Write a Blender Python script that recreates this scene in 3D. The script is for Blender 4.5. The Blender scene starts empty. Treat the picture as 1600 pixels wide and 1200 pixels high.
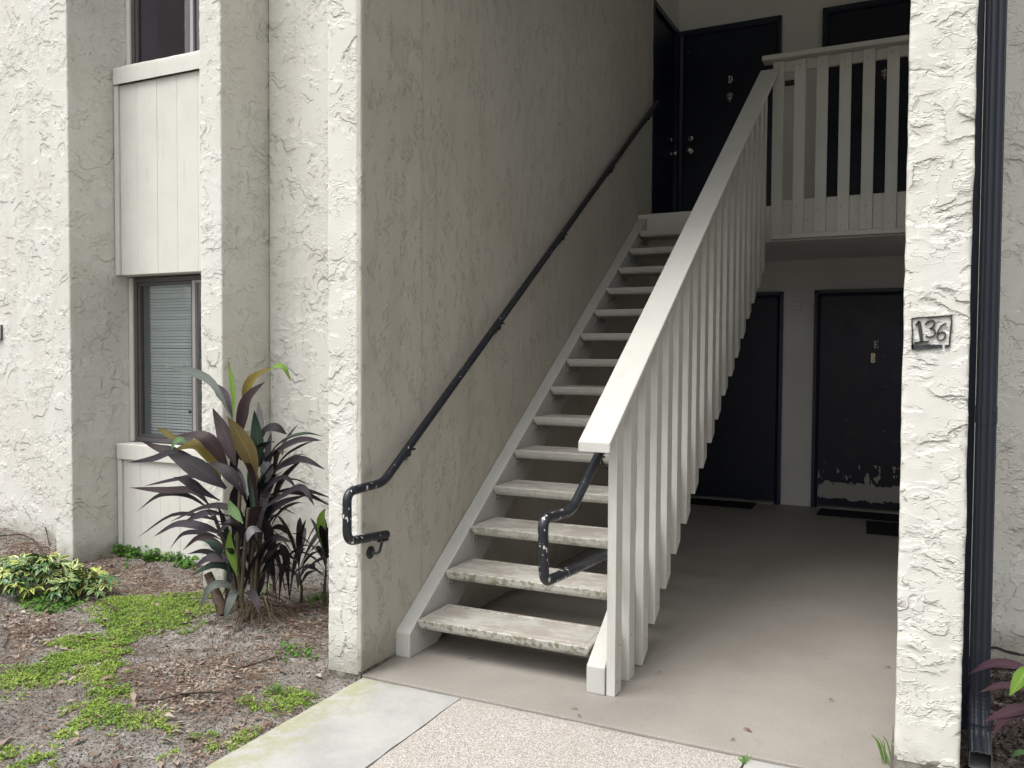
import bpy, bmesh, math, random
import numpy as np
from mathutils import Vector, Matrix

random.seed(7)
rng = np.random.default_rng(7)
scene = bpy.context.scene
COL = scene.collection

# ---------------------------------------------------------------- camera
YAW, PITCH, ROLL, FPX = 0.45335, 0.03461, -0.00571, 1317.6
cam_data = bpy.data.cameras.new('camera')
cam_data.sensor_width = 36.0
cam_data.lens = FPX / 1600.0 * 36.0
cam_data.clip_start = 0.05
cam_data.clip_end = 400.0
cam = bpy.data.objects.new('camera', cam_data)
COL.objects.link(cam)
_f = Vector((-math.sin(YAW) * math.cos(PITCH), math.cos(YAW) * math.cos(PITCH), -math.sin(PITCH)))
_r = Vector((math.cos(YAW), math.sin(YAW), 0.0))
_d = _f.cross(_r)
_r2 = _r * math.cos(ROLL) + _d * math.sin(ROLL)
_d2 = -_r * math.sin(ROLL) + _d * math.cos(ROLL)
_m = Matrix.Identity(4)
for _i in range(3):
    _m[_i][0], _m[_i][1], _m[_i][2] = _r2[_i], -_d2[_i], -_f[_i]
_m.translation = Vector((2.218, -3.501, 1.490))
cam.matrix_world = _m
scene.camera = cam

# ---------------------------------------------------------------- light
SUN_ELEV, SUN_AZ = math.radians(63), math.radians(26)      # azimuth measured from -Y towards -X
world = bpy.data.worlds.new('World')
scene.world = world
world.use_nodes = True
wn, wl = world.node_tree.nodes, world.node_tree.links
wn.clear()
w_out = wn.new('ShaderNodeOutputWorld')
w_bg = wn.new('ShaderNodeBackground')
w_hs = wn.new('ShaderNodeHueSaturation')
w_sky = wn.new('ShaderNodeTexSky')
w_sky.sky_type = 'NISHITA'
w_sky.sun_disc = False
w_sky.sun_elevation = SUN_ELEV
w_sky.sun_rotation = math.pi + SUN_AZ
w_sky.air_density = 1.0
w_sky.dust_density = 6.0
w_sky.ozone_density = 1.0
w_hs.inputs['Saturation'].default_value = 0.22             # overcast: the blue is veiled by cloud
w_bg.inputs['Strength'].default_value = 0.15
wl.new(w_sky.outputs[0], w_hs.inputs['Color'])
wl.new(w_hs.outputs[0], w_bg.inputs['Color'])
wl.new(w_bg.outputs[0], w_out.inputs['Surface'])
sun_data = bpy.data.lights.new('sun', 'SUN')
sun_data.energy = 0.75
sun_data.angle = math.radians(30)
sun_data.color = (1.0, 0.985, 0.965)
sun = bpy.data.objects.new('sun', sun_data)
COL.objects.link(sun)
_to_sun = Vector((-math.sin(SUN_AZ) * math.cos(SUN_ELEV), -math.cos(SUN_AZ) * math.cos(SUN_ELEV), math.sin(SUN_ELEV)))
sun.rotation_euler = (-_to_sun).to_track_quat('-Z', 'Y').to_euler()
sun.location = _to_sun * 30

scene.view_settings.view_transform = 'Standard'
scene.view_settings.look = 'None'
scene.view_settings.exposure = 0.88
scene.view_settings.gamma = 1.0
scene.view_settings.use_curve_mapping = False
scene.cycles.max_bounces = 12
scene.cycles.diffuse_bounces = 9
scene.cycles.use_denoising = True

# ---------------------------------------------------------------- node helper
class NT:
    def __init__(self, name):
        self.mat = bpy.data.materials.new(name)
        self.mat.use_nodes = True
        self.t = self.mat.node_tree
        self.n, self.l = self.t.nodes, self.t.links
        self.n.clear()
        self.out = self.n.new('ShaderNodeOutputMaterial')
        self.bsdf = self.n.new('ShaderNodeBsdfPrincipled')
        self.l.new(self.bsdf.outputs[0], self.out.inputs['Surface'])
        self.bsdf.inputs['Roughness'].default_value = 0.7
        self._pos = None

    def set(self, sock, v):
        if hasattr(v, 'is_output'):
            self.l.new(v, sock)
        elif isinstance(v, (tuple, list)) and len(v) == 3 and sock.type == 'RGBA':
            sock.default_value = (*v, 1.0)
        else:
            sock.default_value = v

    def pos(self):
        if self._pos is None:
            self._pos = self.n.new('ShaderNodeNewGeometry').outputs['Position']
        return self._pos

    def island(self):
        return self.n.new('ShaderNodeNewGeometry').outputs['Random Per Island']

    def objrand(self):
        return self.n.new('ShaderNodeObjectInfo').outputs['Random']

    def scaled(self, s, off=(0, 0, 0), src=None):
        m = self.n.new('ShaderNodeMapping')
        self.l.new(src or self.pos(), m.inputs['Vector'])
        m.inputs['Scale'].default_value = s
        m.inputs['Location'].default_value = off
        return m.outputs[0]

    def noise(self, scale, detail=2.0, rough=0.5, dist=0.0, vec=None, color=False):
        x = self.n.new('ShaderNodeTexNoise')
        self.l.new(vec or self.pos(), x.inputs['Vector'])
        x.inputs['Scale'].default_value = scale
        x.inputs['Detail'].default_value = detail
        x.inputs['Roughness'].default_value = rough
        x.inputs['Distortion'].default_value = dist
        return x.outputs['Color' if color else 'Fac']

    def voronoi(self, scale, vec=None, feature='F1', out='Distance'):
        x = self.n.new('ShaderNodeTexVoronoi')
        x.feature = feature
        self.l.new(vec or self.pos(), x.inputs['Vector'])
        x.inputs['Scale'].default_value = scale
        return x.outputs[out]

    def math(self, op, a, b=0.0, c=None, clamp=False):
        x = self.n.new('ShaderNodeMath')
        x.operation = op
        x.use_clamp = clamp
        self.set(x.inputs[0], a)
        self.set(x.inputs[1], b)
        if c is not None:
            self.set(x.inputs[2], c)
        return x.outputs[0]

    def vmath(self, op, a, b):
        x = self.n.new('ShaderNodeVectorMath')
        x.operation = op
        self.set(x.inputs[0], a)
        if op == 'SCALE':
            self.set(x.inputs['Scale'], b)
        else:
            self.set(x.inputs[1], b)
        return x.outputs[0]

    def step(self, v, lo, hi, smooth=True):
        x = self.n.new('ShaderNodeMapRange')
        x.interpolation_type = 'SMOOTHSTEP' if smooth else 'LINEAR'
        x.clamp = True
        self.set(x.inputs['Value'], v)
        self.set(x.inputs['From Min'], lo)
        self.set(x.inputs['From Max'], hi)
        return x.outputs[0]

    def mix(self, f, a, b, mode='MIX'):
        x = self.n.new('ShaderNodeMix')
        x.data_type = 'RGBA'
        x.blend_type = mode
        self.set(x.inputs['Factor'], f)
        self.set(x.inputs['A'] if False else x.inputs[6], a)
        self.set(x.inputs[7], b)
        return x.outputs[2]

    def ramp(self, f, stops):
        x = self.n.new('ShaderNodeValToRGB')
        self.set(x.inputs[0], f)
        e = x.color_ramp.elements
        while len(e) < len(stops):
            e.new(0.5)
        for i, (p, c) in enumerate(stops):
            e[i].position = p
            e[i].color = (*c, 1.0)
        return x.outputs[0]

    def xyz(self, vec=None):
        x = self.n.new('ShaderNodeSeparateXYZ')
        self.l.new(vec or self.pos(), x.inputs[0])
        return x.outputs

    def bump(self, h, dist, strength=1.0, normal=None):
        x = self.n.new('ShaderNodeBump')
        self.set(x.inputs['Height'], h)
        x.inputs['Distance'].default_value = dist
        x.inputs['Strength'].default_value = strength
        if normal is not None:
            self.l.new(normal, x.inputs['Normal'])
        return x.outputs[0]

    def done(self, color=None, rough=None, normal=None, spec=None, metal=None):
        b = self.bsdf.inputs
        if color is not None: self.set(b['Base Color'], color)
        if rough is not None: self.set(b['Roughness'], rough)
        if normal is not None: self.l.new(normal, b['Normal'])
        if spec is not None: self.set(b['Specular IOR Level'], spec)
        if metal is not None: self.set(b['Metallic'], metal)
        return self.mat


CREAM = (0.60, 0.596, 0.558)

def stucco(name, col=CREAM, stretch=(1, 1, 1), size=1.0, worm=0.5, cliff=1.0, depth=0.006, dirt=True):
    """Skip-trowelled render: flat trowel passes that end in thin raised lips, worm-like ridges, crumbs and sand."""
    t = NT(name)
    p = t.scaled(stretch)
    w = t.noise(7.0 * size, 4, 0.65, vec=p, color=True)
    w = t.vmath('SCALE', t.vmath('SUBTRACT', w, (0.5, 0.5, 0.5)), 0.11 / size)
    q = t.vmath('ADD', p, w)
    def lips(scale, reps, power, off, mscale, lo, hi, moff):
        n = t.noise(scale * size, 1.5, 0.45, vec=t.vmath('ADD', q, off))
        s = t.math('POWER', t.math('FRACT', t.math('MULTIPLY', n, reps)), power)
        m = t.step(t.noise(mscale * size, 2, 0.55, vec=t.scaled(stretch, moff)), lo, hi)
        return t.math('MULTIPLY', s, m)
    h1 = lips(3.0, 8.0, 9.0, (0, 0, 0), 3.6, 0.47, 0.58, (3.1, 7.7, 1.3))
    h2 = lips(7.5, 7.0, 6.0, (9.1, 2.2, 5.7), 6.0, 0.48, 0.58, (11.0, 4.0, 2.0))
    h5 = lips(15.0, 6.0, 4.0, (1.1, 12.2, 3.7), 5.0, 0.51, 0.59, (2.0, 24.0, 12.0))
    n3 = t.noise(17.0 * size, 2, 0.55, vec=q)
    r3 = t.math('SUBTRACT', 1.0, t.step(t.math('ABSOLUTE', t.math('SUBTRACT', n3, 0.5)), 0.0, 0.042))
    m3 = t.step(t.noise(6.5 * size, 2, 0.5, vec=t.scaled(stretch, (1.0, 14.0, 6.0))), 0.50, 0.60)
    h3 = t.math('MULTIPLY', r3, m3)
    n4 = t.step(t.noise(52.0 * size, 1, 0.5, vec=q), 0.58, 0.68)
    h4 = t.math('MULTIPLY', n4, t.step(t.noise(4.0 * size, 2, 0.5, vec=t.scaled(stretch, (6.0, 1.0, 9.0))), 0.50, 0.60))
    g = t.noise(170.0, 2, 0.6)
    soft = t.noise(9.0, 3, 0.5)
    h = t.math('MULTIPLY', h1, 1.0 * cliff)
    h = t.math('ADD', h, t.math('MULTIPLY', h2, 0.60 * cliff))
    h = t.math('ADD', h, t.math('MULTIPLY', h5, 0.32 * cliff))
    h = t.math('ADD', h, t.math('MULTIPLY', h3, 0.45 * worm))
    h = t.math('ADD', h, t.math('MULTIPLY', h4, 0.26))
    h = t.math('ADD', h, t.math('MULTIPLY', g, 0.11))
    h = t.math('ADD', h, t.math('MULTIPLY', soft, 0.16))
    nrm = t.bump(h, depth * 1.45, 1.0)
    c = t.mix(t.step(t.noise(1.3, 4, 0.6), 0.3, 0.75), col, tuple(x * f for x, f in zip(col, (0.91, 0.90, 0.87))))
    streak = t.step(t.noise(1.0, 4, 0.6, vec=t.scaled((5.5, 5.5, 0.35), (1.7, 0.4, 2.0))), 0.50, 0.78)
    c = t.mix(t.math('MULTIPLY', streak, 0.40), c, tuple(x * f for x, f in zip(col, (0.74, 0.725, 0.69))))
    if dirt:
        z = t.xyz()[2]
        low = t.math('SUBTRACT', 1.0, t.step(t.math('ADD', z, t.math('MULTIPLY', t.noise(6.0, 4, 0.65), 0.28)), 0.10, 0.34))
        c = t.mix(t.math('MULTIPLY', low, 0.65), c, (0.20, 0.19, 0.145))
    return t.done(c, 0.85, nrm, 0.25)


def painted_wood(name, col=(0.58, 0.575, 0.53), vertical=True, grime=0.25):
    t = NT(name)
    st = (90, 90, 3) if vertical else (60, 4, 60)
    grain = t.noise(1.0, 3, 0.6, vec=t.scaled(st))
    nrm = t.bump(grain, 0.0012, 0.6)
    c = t.mix(t.step(t.noise(3.0, 4, 0.65), 0.35, 0.8), col, tuple(x * 0.88 for x in col))
    c = t.mix(t.math('MULTIPLY', t.objrand(), 0.35), c, tuple(x * 0.87 for x in col))
    smear = t.step(t.noise(1.0, 4, 0.65, vec=t.scaled((30, 30, 3.5) if vertical else (9, 9, 9), (2, 5, 1))), 0.55, 0.78)
    c = t.mix(t.math('MULTIPLY', smear, 0.30), c, (0.33, 0.315, 0.265))
    speck = t.step(t.noise(75.0, 2, 0.6), 0.72, 0.77)
    c = t.mix(t.math('MULTIPLY', speck, grime), c, (0.16, 0.15, 0.11))
    return t.done(c, 0.55, nrm, 0.3)


M = {}
M['stucco'] = stucco('stucco_front', stretch=(1, 1, 1.15), worm=0.5)
M['stucco_pillar'] = stucco('stucco_pillar', stretch=(0.85, 1, 1.3), size=1.15, worm=0.5, cliff=1.15, depth=0.0060)
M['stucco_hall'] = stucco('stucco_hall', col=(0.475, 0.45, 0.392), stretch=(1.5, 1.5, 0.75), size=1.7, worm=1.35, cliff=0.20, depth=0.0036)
M['stucco_return'] = stucco('stucco_return', stretch=(1, 1, 1.0), size=1.0, worm=0.8, cliff=0.9, depth=0.006)
M['wood'] = painted_wood('painted_wood')
M['wood_slope'] = painted_wood('painted_wood_slope', col=(0.50, 0.495, 0.46), vertical=False, grime=0.15)
M['siding'] = painted_wood('painted_siding', col=(0.62, 0.613, 0.57), grime=0.12)

t = NT('smooth_wall_paint')
n = t.bump(t.noise(120, 3, 0.6), 0.0012, 0.6)
c = t.mix(t.step(t.noise(1.8, 4, 0.6), 0.35, 0.75), (0.68, 0.675, 0.65), (0.62, 0.615, 0.59))
M['hall_wall'] = t.done(c, 0.75, n, 0.25)

# stair treads: worn paint on the walking surface, mildew specks on the lower nosings
t = NT('tread_paint')
geo = t.n.new('ShaderNodeNewGeometry')
up = t.step(t.xyz(geo.outputs['Normal'])[2], 0.6, 0.9)
wear = t.step(t.noise(5.5, 5, 0.68, vec=t.scaled((1.0, 1.6, 1.0))), 0.40, 0.60)
base = t.mix(t.step(t.noise(4, 4, 0.6), 0.3, 0.8), (0.47, 0.462, 0.42), (0.385, 0.378, 0.335))
c = t.mix(t.math('MULTIPLY', t.math('MULTIPLY', wear, up), 0.75), base, (0.30, 0.258, 0.225))
grit = t.step(t.noise(140, 2, 0.7), 0.60, 0.70)
c = t.mix(t.math('MULTIPLY', t.math('MULTIPLY', grit, up), 0.6), c, (0.22, 0.19, 0.16))
z = t.xyz()[2]
low = t.math('SUBTRACT', 1.0, t.step(z, 0.15, 0.95))
mild = t.math('MULTIPLY', t.step(t.noise(30, 4, 0.78), 0.48, 0.58), t.math('SUBTRACT', 1.0, up))
c = t.mix(t.math('MULTIPLY', mild, t.math('ADD', t.math('MULTIPLY', low, 0.85), 0.06)), c, (0.17, 0.165, 0.10))
chip = t.step(t.noise(46, 2, 0.5, vec=t.scaled((1, 1, 1), (4, 4, 4))), 0.725, 0.74)
c = t.mix(t.math('MULTIPLY', chip, 0.8), c, (0.70, 0.66, 0.52))
M['tread'] = t.done(c, 0.7, t.bump(t.math('ADD', t.noise(90, 3, 0.6), t.math('MULTIPLY', t.noise(300, 2, 0.6), 0.6)), 0.002, 0.7), 0.3)

# navy door paint, scuffed; the second one with flaked paint low down
def door_paint(name, chips=False, z0=0.0):
    t = NT(name)
    c = t.mix(t.step(t.noise(2.2, 5, 0.6), 0.35, 0.75), (0.004, 0.0075, 0.020), (0.008, 0.012, 0.028))
    fleck = t.step(t.noise(30, 2, 0.55), 0.745, 0.755)
    c = t.mix(t.math('MULTIPLY', fleck, 0.55), c, (0.24, 0.23, 0.20))
    r = t.math('ADD', 0.33, t.math('MULTIPLY', t.noise(5, 4, 0.6), 0.2))
    if chips:
        x, _y, z = t.xyz()
        zz = t.math('ADD', z, t.math('MULTIPLY', t.math('SUBTRACT', t.noise(14, 4, 0.7), 0.5), 0.16))
        band = t.math('MULTIPLY', t.step(zz, 0.095, 0.10), t.math('SUBTRACT', 1.0, t.step(zz, 0.250, 0.255)))
        hole = t.step(t.noise(5.0, 5, 0.65, vec=t.scaled((1, 1, 1.4), (0.30, 0, 0.1))), 0.41, 0.415)
        m = t.math('MULTIPLY', band, hole)
        tall = t.math('MULTIPLY', t.step(t.noise(9, 3, 0.6, vec=t.scaled((1.6, 1, 0.8), (5, 0, 2))), 0.60, 0.605),
                      t.math('MULTIPLY', t.step(z, 0.1, 0.11), t.math('SUBTRACT', 1.0, t.step(z, 0.44, 0.45))))
        m = t.math('MAXIMUM', m, tall)
        rub = t.math('MULTIPLY', t.step(t.noise(3.3, 3, 0.6), 0.57, 0.66), 0.35)
        c = t.mix(rub, c, (0.030, 0.030, 0.034))
        c = t.mix(m, c, (0.36, 0.35, 0.325))
    return t.done(c, r, t.bump(t.noise(60, 2, 0.5), 0.0006, 0.5), 0.4)

M['door'] = door_paint('navy_door_paint')
M['door_worn'] = door_paint('navy_door_paint_flaking', True)
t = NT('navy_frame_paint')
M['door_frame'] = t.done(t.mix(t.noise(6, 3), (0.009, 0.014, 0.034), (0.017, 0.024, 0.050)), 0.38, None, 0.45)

# black enamelled pipe with chips
t = NT('black_enamel')
chipm = t.step(t.noise(3.5, 2, 0.5), 0.46, 0.60)
loop = t.math('SUBTRACT', 1.0, t.step(t.xyz()[1], -0.40, -0.25))
thr = t.math('SUBTRACT', 0.69, t.math('MULTIPLY', loop, 0.055))
chip = t.math('MULTIPLY', t.math('GREATER_THAN', t.noise(62, 2, 0.55, vec=t.scaled((1, 1, 0.55))), thr), t.math('MAXIMUM', chipm, loop))
c = t.mix(chip, (0.010, 0.012, 0.017), (0.50, 0.50, 0.50))
M['pipe'] = t.done(c, t.math('ADD', 0.30, t.math('MULTIPLY', t.noise(20, 3), 0.16)), t.bump(t.noise(45, 3, 0.6), 0.0008, 0.5), 0.5)

t = NT('navy_metal')
M['spout'] = t.done(t.mix(t.noise(4, 4), (0.022, 0.027, 0.040), (0.033, 0.039, 0.054)), 0.42, t.bump(t.noise(25, 3), 0.001, 0.3), 0.45)

# concretes
t = NT('hall_floor_paint')
c = t.mix(t.step(t.noise(1.4, 6, 0.62), 0.30, 0.72), (0.305, 0.284, 0.252), (0.248, 0.230, 0.205))
c = t.mix(t.math('MULTIPLY', t.step(t.noise(0.9, 5, 0.7, vec=t.scaled((1.4, 0.8, 1), (2, 3, 0))), 0.52, 0.70), 0.45), c, (0.20, 0.183, 0.164))
c = t.mix(t.math('MULTIPLY', t.step(t.noise(150, 2, 0.75), 0.53, 0.66), 0.5), c, (0.24, 0.205, 0.17))
c = t.mix(t.math('MULTIPLY', t.step(t.noise(120, 2, 0.7, vec=t.scaled((1, 1, 1), (7, 7, 7))), 0.55, 0.68), 0.45), c, (0.42, 0.39, 0.345))
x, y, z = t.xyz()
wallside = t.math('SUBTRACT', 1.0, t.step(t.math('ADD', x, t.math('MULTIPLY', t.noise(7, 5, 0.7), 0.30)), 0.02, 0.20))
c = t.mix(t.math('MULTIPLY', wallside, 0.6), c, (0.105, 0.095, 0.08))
spot = t.step(t.noise(9.0, 3, 0.5, vec=t.scaled((1, 1, 1), (1.5, 8, 0))), 0.66, 0.70)
c = t.mix(t.math('MULTIPLY', spot, 0.12), c, (0.16, 0.145, 0.125))
M['hall_floor'] = t.done(c, t.math('ADD', 0.42, t.math('MULTIPLY', t.noise(3, 5, 0.65), 0.3)), t.bump(t.math('ADD', t.noise(140, 3, 0.7), t.math('MULTIPLY', t.noise(16, 3, 0.6), 1.2)), 0.0016, 0.7), 0.4)

t = NT('grey_concrete')
c = t.mix(t.step(t.noise(2.2, 6, 0.65), 0.30, 0.72), (0.41, 0.405, 0.385), (0.31, 0.307, 0.292))
c = t.mix(t.math('MULTIPLY', t.step(t.noise(210, 2, 0.8), 0.55, 0.70), 0.45), c, (0.22, 0.215, 0.20))
x, y, z = t.xyz()
alg = t.math('SUBTRACT', 1.0, t.step(t.math('ADD', x, t.math('MULTIPLY', t.noise(5, 5, 0.7), 0.5)), 0.18, 0.44))
alg = t.math('MULTIPLY', alg, t.step(t.noise(13, 4, 0.7), 0.36, 0.58))
c = t.mix(t.math('MULTIPLY', alg, 0.62), c, (0.275, 0.28, 0.115))
M['slab'] = t.done(c, 0.85, t.bump(t.math('ADD', t.noise(170, 3, 0.75), t.math('MULTIPLY', t.noise(22, 4, 0.6), 1.4)), 0.002, 0.8), 0.25)

t = NT('exposed_aggregate')
cell = t.voronoi(230, out='Color')
v1 = t.voronoi(230)
c = t.ramp(t.xyz(cell)[0], [(0.0, (0.17, 0.15, 0.13)), (0.22, (0.37, 0.355, 0.33)), (0.5, (0.47, 0.46, 0.435)), (0.8, (0.62, 0.61, 0.58)), (1.0, (0.31, 0.28, 0.25))])
c = t.mix(t.step(v1, 0.45, 0.75), c, (0.28, 0.25, 0.21))
c = t.mix(t.math('MULTIPLY', t.step(t.noise(2.5, 5, 0.65), 0.45, 0.70), 0.5), c, (0.36, 0.315, 0.27))
M['aggregate'] = t.done(c, 0.85, t.bump(t.math('SUBTRACT', 1.0, v1), 0.0025, 0.8), 0.25)

# soil
t = NT('sandy_soil')
c = t.mix(t.step(t.noise(2.3, 6, 0.7), 0.34, 0.68), (0.30, 0.285, 0.262), (0.165, 0.148, 0.130))
c = t.mix(t.step(t.noise(3.0, 5, 0.65, vec=t.scaled((1, 1, 1), (5, 1, 0))), 0.60, 0.72), c, (0.15, 0.10, 0.072))
c = t.mix(t.math('MULTIPLY', t.step(t.noise(130, 2, 0.8), 0.52, 0.66), 0.7), c, (0.045, 0.038, 0.032))
c = t.mix(t.math('MULTIPLY', t.step(t.noise(160, 2, 0.8, vec=t.scaled((1, 1, 1), (3, 3, 3))), 0.58, 0.68), 0.6), c, (0.34, 0.315, 0.29))
M['soil'] = t.done(c, 0.95, t.bump(t.math('ADD', t.noise(110, 4, 0.75), t.math('MULTIPLY', t.noise(28, 4, 0.7), 1.4)), 0.008, 0.9), 0.15)
t = NT('far_ground')
M['far_ground'] = t.done(t.mix(t.step(t.noise(0.6, 5, 0.6), 0.4, 0.6), (0.12, 0.125, 0.07), (0.16, 0.14, 0.11)), 0.95, None, 0.1)

# glass, blinds, window metal
def glass(name, tint=(0.90, 0.93, 0.94)):
    m = bpy.data.materials.new(name)
    m.use_nodes = True
    nd, lk = m.node_tree.nodes, m.node_tree.links
    nd.clear()
    o = nd.new('ShaderNodeOutputMaterial'); mx = nd.new('ShaderNodeMixShader'); tr = nd.new('ShaderNodeBsdfTransparent')
    gl = nd.new('ShaderNodeBsdfGlossy'); fr = nd.new('ShaderNodeFresnel')
    fr.inputs['IOR'].default_value = 1.52
    tr.inputs['Color'].default_value = (*tint, 1)
    gl.inputs['Color'].default_value = (1, 1, 1, 1)
    gl.inputs['Roughness'].default_value = 0.02
    ge = nd.new('ShaderNodeNewGeometry'); mu = nd.new('ShaderNodeMath'); sb = nd.new('ShaderNodeMath')
    sb.operation = 'SUBTRACT'; sb.inputs[0].default_value = 1.0; lk.new(ge.outputs['Backfacing'], sb.inputs[1])
    mu.operation = 'MULTIPLY'; mu.use_clamp = True; tw = nd.new('ShaderNodeMath'); tw.operation = 'MULTIPLY'; tw.inputs[1].default_value = 1.9; lk.new(fr.outputs[0], tw.inputs[0]); lk.new(tw.outputs[0], mu.inputs[0]); lk.new(sb.outputs[0], mu.inputs[1])
    lk.new(mu.outputs[0], mx.inputs[0]); lk.new(tr.outputs[0], mx.inputs[1]); lk.new(gl.outputs[0], mx.inputs[2]); lk.new(mx.outputs[0], o.inputs[0])
    return m
M['glass'] = glass('window_glass')
M['glass_dark'] = glass('tinted_window_glass', (0.66, 0.62, 0.72))
t = NT('blind_slat'); M['blind'] = t.done((0.88, 0.89, 0.88), 0.5, None, 0.3)
t = NT('bronze_aluminium'); M['win_frame'] = t.done(t.mix(t.noise(30, 3), (0.085, 0.082, 0.085), (0.12, 0.115, 0.115)), 0.45, None, 0.5, 0.3)
t = NT('pale_aluminium'); M['win_frame_pale'] = t.done((0.36, 0.35, 0.34), 0.4, None, 0.5, 0.4)
t = NT('room_plaster'); M['room'] = t.done((0.30, 0.27, 0.31), 0.9, None, 0.1)
t = NT('room_wall_pale'); M['room_pale'] = t.done((0.30, 0.31, 0.32), 0.9, None, 0.1)
t = NT('aged_brass'); M['brass'] = t.done(t.mix(t.noise(80, 2), (0.55, 0.47, 0.30), (0.62, 0.57, 0.42)), 0.35, None, 0.5, 0.6)
t = NT('nickel'); M['nickel'] = t.done((0.62, 0.60, 0.56), 0.25, None, 0.5, 0.9)
t = NT('pale_letter'); M['letter'] = t.done((0.62, 0.61, 0.57), 0.5, None, 0.4)
t = NT('galvanised_steel'); M['galv'] = t.done(t.mix(t.noise(60, 3), (0.34, 0.335, 0.30), (0.42, 0.41, 0.38)), 0.5, None, 0.5, 0.2)
t = NT('aluminium_threshold'); M['threshold'] = t.done((0.42, 0.41, 0.38), 0.4, None, 0.5, 0.5)
t = NT('spout_inside'); M['spout_in'] = t.done(t.mix(t.noise(35, 4, 0.7), (0.16, 0.165, 0.165), (0.08, 0.085, 0.09)), 0.6, None, 0.3)
t = NT('rubber_mat'); M['mat'] = t.done((0.012, 0.012, 0.015), 0.8, t.bump(t.noise(220, 2), 0.003, 0.8), 0.3)
t = NT('black_sign_paint'); M['paint'] = t.done(t.mix(t.step(t.noise(160, 3, 0.6), 0.42, 0.62), (0.020, 0.022, 0.025), (0.055, 0.058, 0.06)), 0.7, t.bump(t.noise(120, 2), 0.001, 0.5), 0.3)
t = NT('dark_plastic'); M['black'] = t.done((0.012, 0.012, 0.014), 0.5, None, 0.4)
t = NT('exposed_footing'); M['footing'] = t.done(t.mix(t.step(t.noise(14, 5, 0.7), 0.35, 0.65), (0.27, 0.255, 0.215), (0.11, 0.10, 0.08)), 0.9, t.bump(t.noise(55, 4, 0.7), 0.006, 1.0), 0.2)

# foliage
def leaf_mat(name, a, b, rough=0.38, stripe=0.0, sub=0.12):
    t = NT(name)
    f = t.math('ADD', t.math('MULTIPLY', t.objrand(), 0.55), t.math('MULTIPLY', t.noise(14, 3, 0.6), 0.45))
    c = t.mix(t.step(f, 0.2, 0.8), a, b)
    at = t.n.new('ShaderNodeAttribute'); at.attribute_name = 'across'
    ac = at.outputs['Fac']
    rib = t.math('SUBTRACT', 1.0, t.step(t.math('ABSOLUTE', ac), 0.02, 0.12))
    vein = t.math('ADD', t.math('MULTIPLY', t.math('SINE', t.math('MULTIPLY', ac, 34.0)), 0.5), 0.5)
    al = t.n.new('ShaderNodeAttribute'); al.attribute_name = 'along'
    dry = t.math('MULTIPLY', t.step(t.math('ADD', al.outputs['Fac'], t.math('MULTIPLY', t.math('SUBTRACT', t.noise(30, 3, 0.6), 0.5), 0.25)), 0.90, 0.97), t.step(t.objrand(), 0.35, 0.5))
    c = t.mix(t.math('MULTIPLY', vein, 0.30), c, tuple(x * 0.55 for x in a))
    c = t.mix(t.math('MULTIPLY', rib, 0.35), c, tuple(min(1, x * 1.7 + 0.01) for x in b))
    g = t.noise(90, 2, 0.5)
    c = t.mix(t.math('MULTIPLY', dry, 0.8), c, (0.14, 0.095, 0.05))
    b_ = t.bsdf.inputs
    b_['Subsurface Weight'].default_value = 0.0
    t.done(c, t.math('ADD', rough, t.math('MULTIPLY', g, 0.15)), t.bump(t.math('ADD', t.noise(60, 2, 0.5), t.math('ADD', vein, t.math('MULTIPLY', rib, -1.5))), 0.0012, 0.7), 0.32)
    tl = t.n.new('ShaderNodeBsdfTranslucent')
    t.set(tl.inputs['Color'], c)
    mx = t.n.new('ShaderNodeMixShader')
    mx.inputs[0].default_value = sub
    t.l.new(t.bsdf.outputs[0], mx.inputs[1]); t.l.new(tl.outputs[0], mx.inputs[2]); t.l.new(mx.outputs[0], t.out.inputs['Surface'])
    return t.mat
LM = {
    'purple': leaf_mat('leaf_purple', (0.013, 0.010, 0.014), (0.030, 0.022, 0.029)),
    'black': leaf_mat('leaf_blackish', (0.008, 0.006, 0.009), (0.018, 0.013, 0.017)),
    'maroon': leaf_mat('leaf_maroon', (0.022, 0.011, 0.012), (0.036, 0.019, 0.019)),
    'olive': leaf_mat('leaf_olive', (0.13, 0.105, 0.018), (0.19, 0.15, 0.03), 0.4, 0, 0.3),
    'bronze': leaf_mat('leaf_bronze', (0.10, 0.072, 0.025), (0.14, 0.105, 0.035), 0.4, 0, 0.25),
    'darkgreen': leaf_mat('leaf_dark_green', (0.022, 0.045, 0.030), (0.034, 0.062, 0.042)),
    'green': leaf_mat('leaf_green', (0.10, 0.20, 0.07), (0.17, 0.28, 0.12), 0.4, 0, 0.3),
    'lime': leaf_mat('leaf_lime', (0.17, 0.30, 0.045), (0.26, 0.42, 0.08), 0.4, 0, 0.3),
    'sage': leaf_mat('leaf_sage', (0.060, 0.075, 0.065), (0.095, 0.110, 0.095), 0.35),
    'silver': leaf_mat('leaf_silver', (0.12, 0.115, 0.125), (0.18, 0.17, 0.18), 0.35),
}
t = NT('stem_bark'); M['stem'] = t.done(t.mix(t.noise(40, 3), (0.11, 0.095, 0.055), (0.06, 0.045, 0.035)), 0.8, t.bump(t.noise(60, 3), 0.003, 0.8), 0.2)
t = NT('stump_bark'); M['bark'] = t.done(t.mix(t.step(t.noise(22, 5, 0.7), 0.4, 0.62), (0.115, 0.085, 0.065), (0.045, 0.033, 0.027)), 0.9, t.bump(t.noise(40, 4, 0.7), 0.008, 1.0), 0.15)
t = NT('root_fibre'); M['root'] = t.done(t.mix(t.island(), (0.16, 0.13, 0.085), (0.07, 0.055, 0.042)), 0.9, None, 0.15)

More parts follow.
